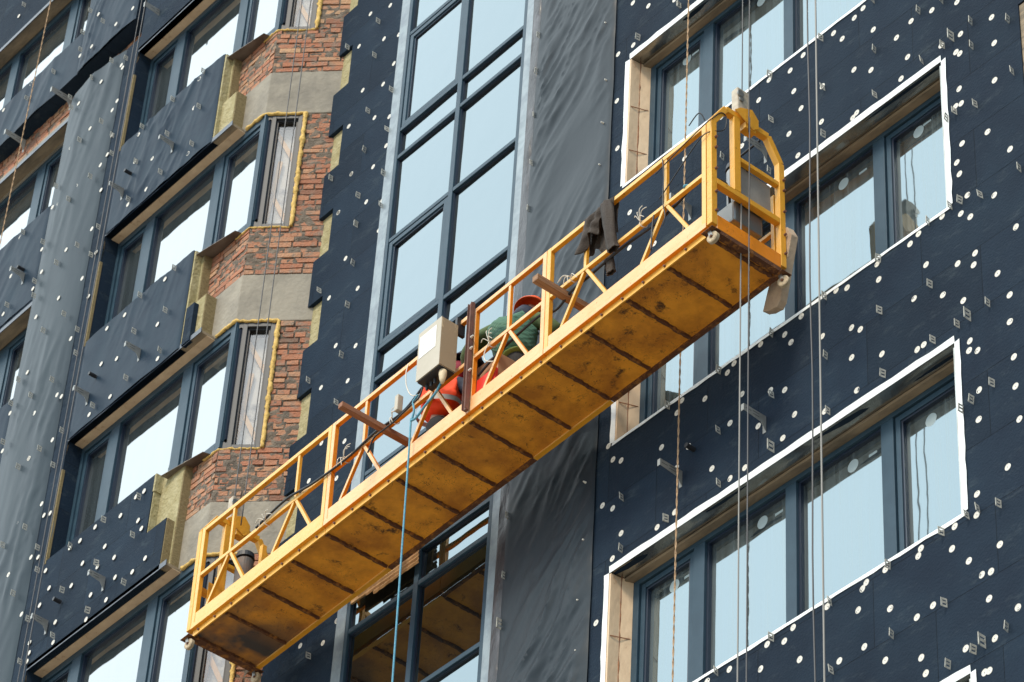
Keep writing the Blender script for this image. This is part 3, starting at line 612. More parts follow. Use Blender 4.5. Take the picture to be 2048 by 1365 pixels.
clip_px = {
 (5, 0): '97,38 907,222 1207,292 1459,68 1589,10 1755,130 1967,118 1598,264 1475,355 1761,268 617,428 916,505 1213,548 624,688 921,770 343,900 1991,415 1784,600 1668,640 1615,680 2032,965 1814,1115 1700,1145 1640,1180 1511,1270 1197,10 610,980',
 (6, 0): '926,440 1236,225 1243,520 1529,372 622,653 932,780 1856,480 1683,600 1546,690 1263,880 325,862 1883,934 1765,1030 1704,1082 627,1000 35,1062 322,1205 947,1095',
 (7, 0): '324,242 28,438 1737,422 1797,385 1921,355 1596,513 1290,705 955,915 1613,918 1308,1100 1961,1060 627,1115 309,1313 965,1303 1633,1270 1780,1185',
 (8, 0): '1659,320 1655,612 1916,438 1012,428 995,767',
 (4, 0): '275,128 254,322 350,517 217,638 326,742 194,860 304,992 5,1022 162,1118 287,1175 148,1285 100,275 1755,218 1988,35 1191,210 1180,415 1163,670 1151,937 1130,1200',
 (1, 0): '1988,275 1895,1020', (2, 0): '1829,408 2018,253 1990,490 1955,775 1766,920 1926,1046 2037,30', (3, 0): '1770,1220',
 (1, YL): '147,33 469,288 525,68 482,190 597,127 162,565 316,415 410,560 417,618 535,450 647,352 728,338 588,697 464,803 650,775 648,880 525,1010 402,1140 330,1065 142,1327 1168,412 1143,612 994,572 820,727 785,925 963,768 1103,825 924,985 742,1140 572,1298',
 (2, YL): '452,150 333,250 256,132 209,355 205,437 376,541 258,635 117,915 309,915 188,1005 30,1270 238,1308 52,490 530,205 453,630 445,765 1003,280 809,435 953,520 775,640 919,750 729,905 540,1062 365,1205 75,1050',
 (3, YL): '116,145 156,488 28,590 88,865 227,605 226,732 315,135 803,315 604,445 768,533 564,690 411,597 718,803 368,845 514,960 313,1105 175,1010 127,1255',
}
big_px = {(5, 0): '1649,215', (6, 0): '1745,550 627,1298', (7, 0): '1830,1140', (8, 0): '975,1045'}
def spots(d):
    r = []
    for (reg, y), s_ in d.items():
        for t in s_.split():
            a, b = t.split(','); yy = y
            P = zat(reg, float(a), float(b), y)
            if y == YL and -9.65 < P.x < -8.47: yy = -.755; P = zat(reg, float(a), float(b), yy)
            r.append(P)
    return r
def disc_mesh(mb, P, r=.029):
    n = 22; vs = []; rings = [(r, .001), (r, -.0015), (r * .80, -.0022), (r * .76, -.0008), (r * .22, -.0008), (r * .18, 0)]
    for rr, yy in rings:
        for k in range(n): t = 2 * math.pi * k / n; vs.append((P[0] + rr * math.cos(t), P[1] + yy, P[2] + rr * math.sin(t)))
    fs = [(i * n + k, i * n + (k + 1) % n, (i + 1) * n + (k + 1) % n, (i + 1) * n + k) for i in range(len(rings) - 1) for k in range(n)]
    fs.append(tuple((len(rings) - 1) * n + k for k in range(n)))
    mb.add(vs, fs)
def clip_mesh(mb, P, s_=1.0):
    x, y, z = P; a = .052 * s_; h = .036 * s_
    mb.box(x, x + .002, y - a, y - a + .012 * s_, z - h, z + h)
    for dz in (.80, .05, -.80): mb.box(x, x + .002, y - a + .012 * s_, y - .008 * s_, z + h * dz - .008 * s_, z + h * dz + .008 * s_)
    mb.box(x, x + .002, y - .008 * s_, y, z - h, z + h)
    mb.box(x - .0, x + .006 * s_, y - a - .002, y - a, z - h, z + h)
def parts_from(points, maker, name, m, near, stufflabel):
    points = sorted(points, key=lambda p: (Vector(p) - CAM).length)
    proto = MB(); maker(proto, (0, 0, 0)); me = None
    for P in points[:near]:
        if me is None:
            o = proto.build(name, m, B, off=(0, 0, 0)); me = o.data
        else:
            o = bpy.data.objects.new(name, me); C.objects.link(o); o.parent = B
        o.location = Vector(P) - Vector((-3, 3, -19.6))
        o.rotation_euler = (random.uniform(-.05, .05), random.uniform(0, 6) if name == 'anchor_disc' else random.uniform(-.16, .16), random.uniform(-.05, .05) if name == 'anchor_disc' else random.uniform(-.25, .25))
    rest = MB()
    for P in points[near:]: maker(rest, P)
    if points[near:]: tag(rest.build(name, m, B, off=points[near]), kind='stuff')
parts_from(spots(disc_px), disc_mesh, 'anchor_disc', M['disc'], 100, '')
parts_from([P + Vector((0, -.004, 0)) for P in spots(clip_px)], clip_mesh, 'metal_clip', M['clip'], 100, '')
for P in spots(big_px):
    mb = MB(); clip_mesh(mb, P, 1.45); mb.build('metal_clip', M['clip'], B, off=P)
def bracket(P, L_=.24, s_=1.0):
    """cantilever bracket standing off the wall; P = top of the wall end"""
    x, y, z = P; mb = MB()
    poly = [(y, z), (y, z - .16 * s_), (y - .055 * s_, z - .085 * s_), (y - L_, z - .065 * s_), (y - L_, z)]
    mb.prism(poly, 'x', x, x + .003)
    mb.box(x - .03, x, y - L_, y - L_ + .003, z - .065 * s_, z); mb.box(x - .035, x, y - .003, y, z - .16 * s_, z)
    o = mb.build('wall_bracket', M['bracket'], B, off=P)
    sl = MB()
    for a, b, dz in ((.16, .22, .030), (.075, .14, .018), (.075, .14, .046)): sl.box(x + .0031, x + .0036, y - b, y - a, z - (dz + .005) * s_, z - dz * s_)
    sl.build('slot', M['black'], o, off=P)
def pipe(P, L_=.09, r=.022):
    mb = MB(); mb.tube([P, P + Vector((0, -L_, .0))], [r, r], 14); mb.build('pipe_stub', M['black'], B, off=P)
for reg, x, y, Yp, s_ in ((6, 580, 1120, 0, 1), (8, 1992, 165, 0, 1), (2, 802, 735, YL, 1), (3, 600, 768, YL, 1), (3, 275, 1015, YL, 1), (2, 508, 985, YL, 1),
                          (2, 142, 305, YL, 1), (1, 705, 1075, YL, 1), (1, 990, 812, YL, .9), (1, 412, 560, -.6, 1.2), (1, 148, 800, -.6, 1.2), (1, 945, 80, -.6, 1.2)):
    bracket(zat(reg, x, y, Yp), (.19 if Yp == YL else .24) if s_ < 1.2 else .30, s_)
bracket(at(1534, 297, 0)); bracket(at(1383, 412, 0))
for reg, x, y, Yp in ((6, 172, 1308, 0), (1, 745, 990, YL), (2, 545, 893, YL), (3, 345, 910, YL), (2, 135, 285, YL)): pipe(zat(reg, x, y, Yp))
mb = MB(); P = at(1521, 303, 0); mb.tube([P + Vector((-.22, -.10, -.03)), P + Vector((.1, -.10, -.01))], .011, 10); mb.build('rod', M['black'], B, off=P)
for a, b in ((1447, 232), (1443, 562), (1410, 905), (1400, 1192)):
    mb = MB(); P = zat(8, a, b, -.02); mb.tube([P, P + Vector((0, -.035, 0))], [.012, .006], 10); mb.build('screw', M['disc'], B, off=P)
for a, b in ((1567, 138), (1567, 462), (1547, 705), (1533, 945)):
    mb = MB(); P = zat(4, a, b, -.02); mb.tube([P, P + Vector((0, -.035, 0))], [.012, .006], 10); mb.build('screw', M['disc'], B, off=P)

# pale flat discs and short strips set on the right-hand panes
def pane_mark(px, py, pw, kind_):
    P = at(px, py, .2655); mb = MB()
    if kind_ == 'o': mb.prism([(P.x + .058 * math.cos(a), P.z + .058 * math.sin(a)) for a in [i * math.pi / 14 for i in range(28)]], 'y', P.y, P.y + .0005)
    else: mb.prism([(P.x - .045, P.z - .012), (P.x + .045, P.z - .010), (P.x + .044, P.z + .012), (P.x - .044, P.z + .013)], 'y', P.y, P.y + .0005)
    mb.build('pane_mark', M['pane_mark'], pw, off=P)
M['pane_mark'] = mat('pale_pane_mark', (.33, .41, .43), .6)
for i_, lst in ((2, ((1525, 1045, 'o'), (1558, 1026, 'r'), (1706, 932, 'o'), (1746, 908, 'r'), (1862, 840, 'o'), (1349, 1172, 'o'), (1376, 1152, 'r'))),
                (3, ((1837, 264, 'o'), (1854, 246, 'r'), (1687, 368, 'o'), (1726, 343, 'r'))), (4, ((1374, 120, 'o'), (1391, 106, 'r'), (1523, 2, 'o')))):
    for px, py, kk in lst: pane_mark(px, py, RWIN[i_], kk)

# ---------------------------------------------------------------- suspended platform
from mathutils import Euler
GO = Vector((2.332, -1.052, .225)); GM = Matrix.Translation(GO) @ Euler((0, -.023, -.009)).to_matrix().to_4x4()
W, H = .779, 1.17
def gthing(name, base):
    o = empty(name, base); o.matrix_world = GM @ Matrix.Translation(Vector(base)); return o
def gobj(mb, name, m, base, **k):
    o = mb.build(name, m, None, off=base, **k); o.matrix_world = GM @ Matrix.Translation(Vector(base)); return o
def G2W(p): return GM @ Vector(p)
G = gthing('suspended_platform', (0, 0, 0))
tag(G, 'long yellow suspended work platform with rusty underside hanging in front of the facade', 'work platform')
secs = [(-7, -5), (-5, -3), (-3, -2), (-2, 0)]
units = {0: (-6.5, -5.5), 1: (-4.5, -3.5), 2: (-2.5,), 3: (-1.5, -.5)}
bv = .004
for i, (a, b) in enumerate(secs):
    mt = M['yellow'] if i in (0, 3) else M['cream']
    a2, b2 = a + .003, b - .003
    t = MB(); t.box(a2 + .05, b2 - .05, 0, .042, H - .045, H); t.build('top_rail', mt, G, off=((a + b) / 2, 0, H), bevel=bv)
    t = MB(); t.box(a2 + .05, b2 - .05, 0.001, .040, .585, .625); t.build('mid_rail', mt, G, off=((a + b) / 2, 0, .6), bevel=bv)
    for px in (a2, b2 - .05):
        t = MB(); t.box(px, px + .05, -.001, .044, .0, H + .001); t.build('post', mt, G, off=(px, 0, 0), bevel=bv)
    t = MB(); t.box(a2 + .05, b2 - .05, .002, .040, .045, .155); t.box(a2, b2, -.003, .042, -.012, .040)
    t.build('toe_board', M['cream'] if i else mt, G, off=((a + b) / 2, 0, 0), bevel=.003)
    t = MB(); t.box(a2, b2, .032, .037, -.080, -.013); t.box(a2, b2, .024, .0375, -.0865, -.0795)
    t.build('edge_channel', M['yellow_s'], G, off=((a + b) / 2, 0, 0))
    for ux in units[i]:
        for q0, q1 in (((ux, .021, .625), (ux, .021, H - .045)), ((ux - .02, .021, .585), (ux - .29, .021, .155)), ((ux + .02, .021, .585), (ux + .27, .021, .155))):
            t = MB(); t.bar(q0, q1, .032, .032, (0, 1, 0)); t.build('brace', mt, G, off=q0, bevel=.003)
    # inner low side
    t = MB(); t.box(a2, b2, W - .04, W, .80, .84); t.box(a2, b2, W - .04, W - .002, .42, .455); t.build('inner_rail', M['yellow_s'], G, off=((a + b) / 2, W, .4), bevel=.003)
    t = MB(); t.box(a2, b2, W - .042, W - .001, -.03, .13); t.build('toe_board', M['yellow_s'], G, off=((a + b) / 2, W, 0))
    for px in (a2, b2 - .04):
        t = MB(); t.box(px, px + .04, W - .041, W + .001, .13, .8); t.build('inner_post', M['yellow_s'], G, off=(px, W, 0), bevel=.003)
    # floor
    t = MB(); nx = int((b - a) * 10); vs = []
    for q in range(nx + 1):
        for r_ in range(7):
            xx = a2 + (b2 - a2) * q / nx; yy = .038 + (W - .088) * r_ / 6
            vs.append((xx, yy, -.066 + .004 * noise.noise(Vector((xx * 3, yy * 3, 1)))))
    t.add(vs, [(q * 7 + r_, q * 7 + r_ + 1, (q + 1) * 7 + r_ + 1, (q + 1) * 7 + r_) for q in range(nx) for r_ in range(6)])
    t.box(a2, b2, .042, W - .05, -.050, -.046)
    t.build('floor_plate', M['floor'], G, off=(0, 0, 0), smooth=False)
    t = MB(); t.box(a2, b2, W - .05, W - .045, -.078, -.03); t.box(a2, b2, W - .05, W - .005, -.084, -.079); t.build('edge_channel', M['rust'] if i % 2 else M['yellow'], G, off=((a + b) / 2, W, 0))
x = -7.0
while x < .01:
    xx = min(max(x, -6.975), -.025); wd = .018
    for sx, wr in ((0, wd),):
        t = MB(); n = 24; vs = []
        for q in range(n + 1):
            yy = .04 + (W - .10) * q / n; e1 = random.uniform(-.006, .006); e2 = random.uniform(-.006, .006)
            vs += [(xx - wr + e1, yy, -.062), (xx - wr * .6 + e1, yy, -.090), (xx + wr * .6 + e2, yy, -.090), (xx + wr + e2, yy, -.062)]
        t.add(vs, [(q * 4 + k, q * 4 + k + 1, q * 4 + 5 + k, q * 4 + 4 + k) for q in range(n) for k in range(3)])
        t.build('floor_rib', M['rust'], G, off=(xx, .06, -.05))
    x += .5
for i in range(28):      # bolts in the edge channel
    xx = -6.9 + i * .255
    t = MB(); t.tube([(xx, .033, -.045), (xx, .014, -.045)], [.012, .009], 8); t.build('bolt', M['darkred'], G, off=(xx, .04, -.045))
# end frames
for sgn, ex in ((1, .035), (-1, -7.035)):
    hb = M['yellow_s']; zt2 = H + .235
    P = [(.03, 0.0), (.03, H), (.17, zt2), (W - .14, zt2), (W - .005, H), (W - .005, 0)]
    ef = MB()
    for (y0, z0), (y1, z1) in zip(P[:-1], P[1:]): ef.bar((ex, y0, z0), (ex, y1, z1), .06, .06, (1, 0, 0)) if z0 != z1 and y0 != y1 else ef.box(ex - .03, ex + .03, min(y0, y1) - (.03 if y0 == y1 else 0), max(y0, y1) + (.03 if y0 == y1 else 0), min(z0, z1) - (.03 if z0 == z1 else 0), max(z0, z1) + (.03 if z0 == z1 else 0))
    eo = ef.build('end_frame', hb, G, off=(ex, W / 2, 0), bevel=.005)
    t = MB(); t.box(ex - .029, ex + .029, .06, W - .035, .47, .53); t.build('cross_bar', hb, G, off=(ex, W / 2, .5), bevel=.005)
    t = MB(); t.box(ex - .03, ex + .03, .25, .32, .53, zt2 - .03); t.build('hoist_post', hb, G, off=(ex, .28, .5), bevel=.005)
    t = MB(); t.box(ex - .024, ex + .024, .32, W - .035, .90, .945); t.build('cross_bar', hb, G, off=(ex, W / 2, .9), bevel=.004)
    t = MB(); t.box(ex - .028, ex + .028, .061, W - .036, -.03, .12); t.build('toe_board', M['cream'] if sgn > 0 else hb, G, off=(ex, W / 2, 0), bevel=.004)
    t = MB(); t.box(ex - .035, ex + .03, .05, W - .04, -.075, -.033); t.build('floor_rib', M['rust'], G, off=(ex, W / 2, 0))
    for k, zz in enumerate((.15, .36, .62, .86, .98)):
        for yy in (.03, W - .005):
            t = MB(); t.tube([(ex + .03, yy + .012, zz), (ex + .052, yy + .012, zz)], .011, 8); t.build('bolt', M['darkred'], G, off=(ex, yy, zz))
    # hoist
    hz = MB(); cx = ex - .11 * sgn; cx = ex - .13 if sgn > 0 else ex + .16
    hz.tube([(cx, .42, .50), (cx, .42, .93), (cx, .42, .96)], [.085, .085, .06], 22)
    ho = hz.build('hoist', M['steel'] if sgn > 0 else mat('dark_motor', (.10, .095, .09), .6, col2=(.16, .10, .07), nscale=9), G, off=(cx, .42, .5), smooth=False)
    t = MB(); t.tube([(cx, .42, .955), (cx, .42, 1.01)], [.092, .085], 22); t.build('motor_cap', M['black'], ho, off=(cx, .42, .5))
    t = MB(); t.box(cx - .13, cx + .09, .30, .62, .28, .50); t.build('gearbox', M['steel'] if sgn > 0 else M['black'], ho, off=(cx, .42, .5), bevel=.02)
    if sgn > 0:
        t = MB(); t.box(ex - .06, ex - .031, .325, .70, .50, .90); t.build('cover_plate', mat('grey_plate', (.30, .28, .25), .55, col2=(.22, .20, .18), nscale=3, bump=.2, bscale=10), ho, off=(cx, .42, .5), bevel=.006)
    # rope sheave block on top
    t = MB(); t.box(ex - .035, ex + .045, .28, .42, zt2 + .06, zt2 + .33); bl = t.build('safety_lock', mat('dirty_beige', (.50, .45, .36), .6, col2=(.30, .24, .18), nscale=9), G, off=(ex, .35, zt2), bevel=.012)
    t = MB(); t.prism([(.24, zt2 + .02), (.44, zt2 - .09), (.50, zt2 - .04), (.50, zt2 + .06), (.43, zt2 + .14), (.30, zt2 + .08)], 'x', ex - .045, ex - .032)
    t.prism([(.24, zt2 + .02), (.44, zt2 - .09), (.50, zt2 - .04), (.50, zt2 + .06), (.43, zt2 + .14), (.30, zt2 + .08)], 'x', ex + .048, ex + .058)
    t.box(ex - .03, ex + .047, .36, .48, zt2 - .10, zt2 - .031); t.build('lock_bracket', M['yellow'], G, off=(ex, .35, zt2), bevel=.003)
    t = MB(); t.tube([(ex + .047, .305, zt2 + .25), (ex + .062, .305, zt2 + .25)], .035, 16); t.tube([(ex + .047, .315, zt2 + .19), (ex + .060, .315, zt2 + .19)], .024, 12); t.build('pulley', M['steel'], bl, off=(ex, .35, zt2))
    if sgn < 0:
        for q in (.09, .19):
            t = MB(); t.box(ex + q, ex + q + .008, .10, .20, .24, .56); t.build('counter_plate', hb, G, off=(ex + q, .1, .4))
        t = MB(); t.bar((ex + .75, .45, .60), (ex + .95, .45, .36), .07, .05); t.box(ex + .70, ex + .78, .42, .48, .56, .61); t.build('strut', hb, G, off=(ex + .8, .45, .5), bevel=.004)
        t = MB(); t.box(ex + .42, ex + .47, .40, .45, .1, .95); t.build('strut', hb, G, off=(ex + .4, .45, .5), bevel=.004)
# castors
for cx, cy in ((.035, .02), (.035, W - .01), (-7.035, .02), (-7.035, W - .01)):
    t = MB(); t.box(cx - .065, cx + .065, cy - .05, cy + .05, -.088, -.083); cp = t.build('castor', M['rust'], G, off=(cx, cy, -.08))
    a = random.uniform(-.5, .3) + .35; d = Vector((math.cos(a), math.sin(a), 0)); n_ = Vector((-d.y, d.x, 0)); c0 = Vector((cx, cy, -.155)) + d * .02
    for s_ in (-1, 1):
        t = MB(); t.bar(Vector((cx, cy, -.088)) + n_ * .026 * s_, c0 + n_ * .026 * s_, .034, .004, n_); t.build('fork', M['steel'], cp, off=(cx, cy, -.08))
    t = MB(); t.tube([c0 - n_ * .021, c0 - n_ * .015, c0 + n_ * .015, c0 + n_ * .021], [.045, .054, .054, .045], 24); t.build('wheel', mat('worn_nylon', (.52, .42, .28), .7, col2=(.30, .23, .15), nscale=30), cp, off=(cx, cy, -.08), smooth=False)
    t = MB(); t.tube([c0 - n_ * .032, c0 + n_ * .032], .012, 10); t.build('axle', M['rust'], cp, off=(cx, cy, -.08))
# brown channel post at the joint of the second and third section
t = MB(); t.box(-2.995, -2.948, -.045, -.015, -.01, H + .05); t.box(-2.995, -2.991, -.062, -.0451, -.01, H + .04); t.box(-2.952, -2.948, -.062, -.0451, -.01, H + .04)
bp = t.build('post', M['darkred'], G, off=(-2.97, -.05, 0), bevel=.002); bp['label'] = 'dark brown steel post'
for zz in (.80, .67, .42):
    t = MB(); t.tube([(-2.95, -.04, zz), (-2.915, -.045, zz)], [.013, .008], 8); t.build('bolt', M['disc'], bp, off=(-2.97, -.05, 0))

# wooden beams, buffer board
def plank(name, pts, m, label, cat):
    t = MB(); t.hexa([Vector(p) for p in pts]); o = gobj(t, name, m, pts[0], bevel=.004); tag(o, label, cat); return o
def beam(x0, x1, y0, y1, z0, z1, m, label, sl=0):
    return plank('wooden_beam', [(x0, y0, z0), (x1, y0, z0), (x1, y1, z0 + sl), (x0, y1, z0 + sl), (x0, y0, z1), (x1, y0, z1), (x1, y1, z1 + sl), (x0, y1, z1 + sl)], m, label, 'beam')
beam(-1.83, -1.76, -.28, .80, .50, .565, M['wood'], 'brown timber beam jutting out beside the fourth post, above the green vested man')
beam(-4.19, -4.13, -.50, .45, .53, .585, M['wood_r'], 'reddish timber beam jutting out left of the grey control box')
t = MB(); zig = [(-.11, -.29)] + [(-.09 + .036 * i, -.29 + random.uniform(-.02, .02)) for i in range(6)] + [(.12, -.25), (.115, .34), (.02, .44), (-.05, .40)]
t.prism(zig, 'y', 0, .07)
bo = tag(gobj(t, 'buffer_board', mat('foam_board', (.48, .36, .25), .9, col2=(.36, .28, .21), nscale=7, bump=.6, bscale=25), (0, 0, 0), bevel=.005), 'ragged grey brown board stuck behind the right end of the platform', 'board')
bo.matrix_world = GM @ Matrix.Translation(Vector((-.09, W + .055, .05))) @ Euler((R(2), R(20), R(-6))).to_matrix().to_4x4()

# control box
cbx = gthing('control_box', (-3.29, -.12, .49)); tag(cbx, 'scratched beige electrical control box hung on the outer rail', 'control box')
BM = mat('beige_enamel', (.46, .42, .34), .5, col2=(.42, .38, .30), nscale=3, rust=((.16, .10, .06), 8, .70, .76)); BS = mat('scuffed_enamel', (.33, .25, .16), .6, col2=(.55, .44, .28), nscale=26, ncon=(.60, .68), stretch=(1, 1, .35))
t = MB(); t.box(-3.455, -3.135, -.225, -.22, .515, 1.07); t.box(-3.45, -3.14, -.2199, -.045, .52, 1.065); t.build('housing', BM, cbx, bevel=.004)
t = MB(); t.box(-3.1399, -3.133, -.219, -.046, .522, 1.062); t.build('side_panel', BS, cbx)
t = MB(); t.box(-3.43, -3.20, -.228, -.2251, .76, 1.01); pl = t.build('paper_label', mat('white_paper', (.74, .75, .74), .6), cbx)
t = MB()
for i in range(11):
    zz = .985 - i * .019; xx = -3.415
    while xx < -3.22:
        l = random.uniform(.008, .03); t.box(xx, min(xx + l, -3.215), -.2286, -.2281, zz, zz + .004); xx += l + .006
t.build('fine_print', mat('grey_ink', (.25, .27, .30), .7), pl)
t = MB(); t.box(-3.445, -3.145, -.21, -.05, .505, .519); t.build('bottom_plate', M['black'], cbx)
t = MB(); t.tube([(-3.17, -.15, .495), (-3.17, -.15, .46), (-3.17, -.15, .40), (-3.17, -.15, .36)], [.034, .036, .026, .014], 16); t.build('plug', mat('cream_plastic', (.66, .54, .36), .5), cbx, smooth=True)
for xx in (-3.40, -3.34, -3.29):
    t = MB(); t.tube([(xx, -.14, .49), (xx, -.14, .44)], [.016, .012], 12); t.build('cable_gland', M['black'], cbx)
for xx in (-3.42, -3.19):
    t = MB(); t.box(xx, xx + .03, -.04, .05, 1.0, 1.19); t.build('hook', M['black'], cbx)

# cardboard box
t = MB(); t.box(-3.05, -2.72, .09, .34, .0, .56); tag(gobj(t, 'cardboard_box', mat('cardboard', (.40, .22, .12), .85, col2=(.33, .18, .10), nscale=5), (-2.9, .2, 0), bevel=.004), 'brown cardboard box standing on the platform behind the brown post', 'box')
t = MB(); t.box(-2.95, -2.70, .045, .085, .0, .36); tag(gobj(t, 'red_case', mat('red_plastic', (.65, .02, .01), .45), (-2.8, .05, 0), bevel=.01), 'red flat case in front of the cardboard box', 'case')

# cables and ropes ------------------------------------------------------
def wire(name, pts, r, m, label, cat, group=None, n=8):
    t = MB(); t.tube(pts, r, n); o = t.build(name, m, None, off=pts[0], smooth=True); tag(o, label, cat, group); return o
def plumb(name, x, y, z0, z1, r, m, label, cat, slack=0):
    n = 60; pts = [Vector((x + slack * noise.noise(Vector((x * 7, 1, i * .35))), y + slack * noise.noise(Vector((x * 5, 8, i * .3))), z0 + (z1 - z0) * i / n)) for i in range(n + 1)]
    return wire(name, pts, r, m, label, cat)
hr = G2W((.03, .36, 1.62)); hl = G2W((-7.03, .36, 1.62))
plumb('steel_cable', at(1484, 183, hr.y).x, hr.y, hr.z, 14, .0055, M['cable'], 'dark steel cable running up from the right safety lock, left of its pair', 'cable')
plumb('steel_cable', at(1498, 183, hr.y).x, hr.y + .0, hr.z - .4, 14, .0055, M['cable'], 'dark steel cable running up from the right safety lock, right of its pair', 'cable')
plumb('steel_cable', at(1482, 470, hr.y + .0).x, hr.y, -14, .75, .0065, M['cable_p'], 'steel cable tail hanging straight below the right hoist, left of its pair', 'cable')
plumb('steel_cable', at(1498, 470, hr.y + .0).x, hr.y, -14, 1.6, .006, M['cable'], 'steel cable tail hanging straight below the right hoist, right of its pair', 'cable')
plumb('steel_cable', at(604, 135, hl.y).x, hl.y, hl.z - .25, 14, .0055, M['cable'], 'steel cable running up from the left hoist past the brick bay, right of its pair', 'cable')
plumb('steel_cable', at(586, 135, hl.y).x, hl.y, hl.z - .9, 14, .0055, M['cable'], 'steel cable running up from the left hoist past the brick bay, left of its pair', 'cable')
plumb('steel_cable', at(1615, 0, -.6).x, -.6, -14, 12, .007, M['cable'], 'dark slightly wavy cable hanging free over the right windows, left of its pair', 'cable', .012)
plumb('steel_cable', at(1631, 0, -.6).x, -.6, -14, 12, .008, M['cable_p'], 'pale straight cable hanging free over the right windows, right of its pair', 'cable')
plumb('steel_cable', at(292, 0, -1.1).x, -1.1, -12, 15, .006, M['cable'], 'thin cable over the left bay windows, right of its pair', 'cable')
plumb('steel_cable', at(284, 0, -1.1).x, -1.1, -12, 15, .005, M['cable'], 'thin cable over the left bay windows, left of its pair', 'cable')
def rope(x, y, z0, z1, label):
    t = MB(); L_ = z1 - z0; n = int(L_ / .03)
    for ph in (0, math.pi):
        t.tube([(x + .0045 * math.cos(i * .9 + ph), y + .0045 * math.sin(i * .9 + ph), z0 + L_ * i / n) for i in range(n + 1)], .0042, 6)
    o = t.build('safety_rope', mat('twisted_rope', (.52, .36, .22), .9, col2=(.30, .19, .11), nscale=40), None, off=(x, y, z0), smooth=True); tag(o, label, 'rope')
rope(at(1376, 60, -.12).x, -.12, -8, 12, 'twisted tan rope hanging between the platform and the wall at the right')
rope(at(102, 0, -1.1).x, -1.1, 4, 15, 'twisted tan rope in the top left corner of the photo')
blue = mat('blue_rope', (.10, .33, .45), .7, col2=(.06, .22, .34), nscale=50)
def gp(*ps): return [G2W(p) for p in ps]
def curve(pts, n=10):
    pts = [Vector(p) for p in pts]; out = []
    for i in range(len(pts) - 1):
        p0, p1, p2, p3 = pts[max(i - 1, 0)], pts[i], pts[i + 1], pts[min(i + 2, len(pts) - 1)]
        for k in range(n):
            t = k / n; out.append(.5 * ((2 * p1) + (p2 - p0) * t + (2 * p0 - 5 * p1 + 4 * p2 - p3) * t * t + (3 * p1 - 3 * p2 + p3 - p0) * t ** 3))
    return out + [pts[-1]]
yb = G2W((-3.4, -.06, 0)).y
bpts = [at(822, 838, yb), at(820, 870, yb), at(816, 930, yb)] + [at(816 - (d - 930) * .0715, d, yb) for d in (1000, 1100, 1200, 1300, 1450, 1700)]
wire('blue_rope', curve(bpts), .009, blue, 'blue rope hanging straight down from the rail below the control box', 'rope')
bl2 = [at(*q, yb - .05) for q in ((884, 762), (872, 785), (850, 812), (833, 835), (822, 842))]
wire('blue_cable', curve(bl2), .011, blue, 'blue cable curving from the plug of the control box down to the rail', 'cable')
bl3 = [at(*q, yb - .03) for q in ((823, 842), (828, 822), (826, 806), (829, 800), (836, 790))]
wire('blue_cable', curve(bl3), .010, blue, 'short loop of blue cable tied to the mid rail', 'cable')
bl4 = [at(*q, yb - .03) for q in ((846, 773), (838, 795), (820, 812), (810, 822), (790, 842), (770, 858), (748, 876), (738, 900), (735, 906))]
wire('black_cable', curve(bl4), .008, M['black'], 'thin black cable from the control box to the mid rail on its left', 'cable')
mid = curve([(-6.05, -.02, .60), (-5.6, -.02, .655), (-5.2, -.02, .59), (-4.7, -.012, .575), (-4.3, -.012, .62), (-3.9, -.012, .60), (-3.62, -.03, .68)], 8)
wire('black_cable', [G2W(p) for p in mid], .012, M['black'], 'thick black cable tied along the mid rail of the left half of the platform', 'cable')
mid = curve([(-2.95, .06, .42), (-2.7, .06, .50), (-2.2, .06, .56), (-2.02, .05, .50), (-1.9, .05, .46), (-1.72, .06, .55), (-1.5, .06, .56), (-1.1, .06, .585), (-.7, .06, .56), (-.45, .07, .60), (-.2, .1, .70), (.0, .2, .62), (-.1, .35, .50)], 8)
wire('black_cable', [G2W(p) for p in mid], .012, M['black'], 'thick black cable sagging behind the mid rail of the right half of the platform', 'cable')
for q, lb in (([(-.60, -.015, 1.02), (-.3, -.02, 1.08), (.04, -.04, 1.10), (.06, .0, 1.16), (.07, .10, 1.30), (.07, .16, 1.28), (.07, .13, 1.12), (.04, -.01, 1.02), (-.1, -.02, .98), (-.55, -.012, .70)], 'thin black wire looped round the top of the right end post'),
              ([(.0, -.01, 1.19), (-.03, -.05, 1.27), (-.14, -.06, 1.20)], 'bent end of black wire sticking up at the top right corner of the railing')):
    wire('black_wire', [G2W(p) for p in curve(q, 8)], .005, M['black'], lb, 'wire')
for q, lb in ((.52, 'dark cord hanging in a loop below the mid rail, nearest the right end'), ):
    wire('black_wire', [G2W(p) for p in curve([(-q, -.01, 1.14), (-q + .03, -.02, .9), (-q + .02, -.02, .62), (-q + .05, -.02, .45), (-q + .02, -.02, .36)], 8)], .005, M['black'], lb, 'wire')
wire('black_wire', [G2W(p) for p in curve([(-.62, -.01, .57), (-.64, -.01, .42), (-.65, -.01, .2)], 6)], .007, M['black'], 'straight black cord hanging from the mid rail beside the right brace', 'wire')
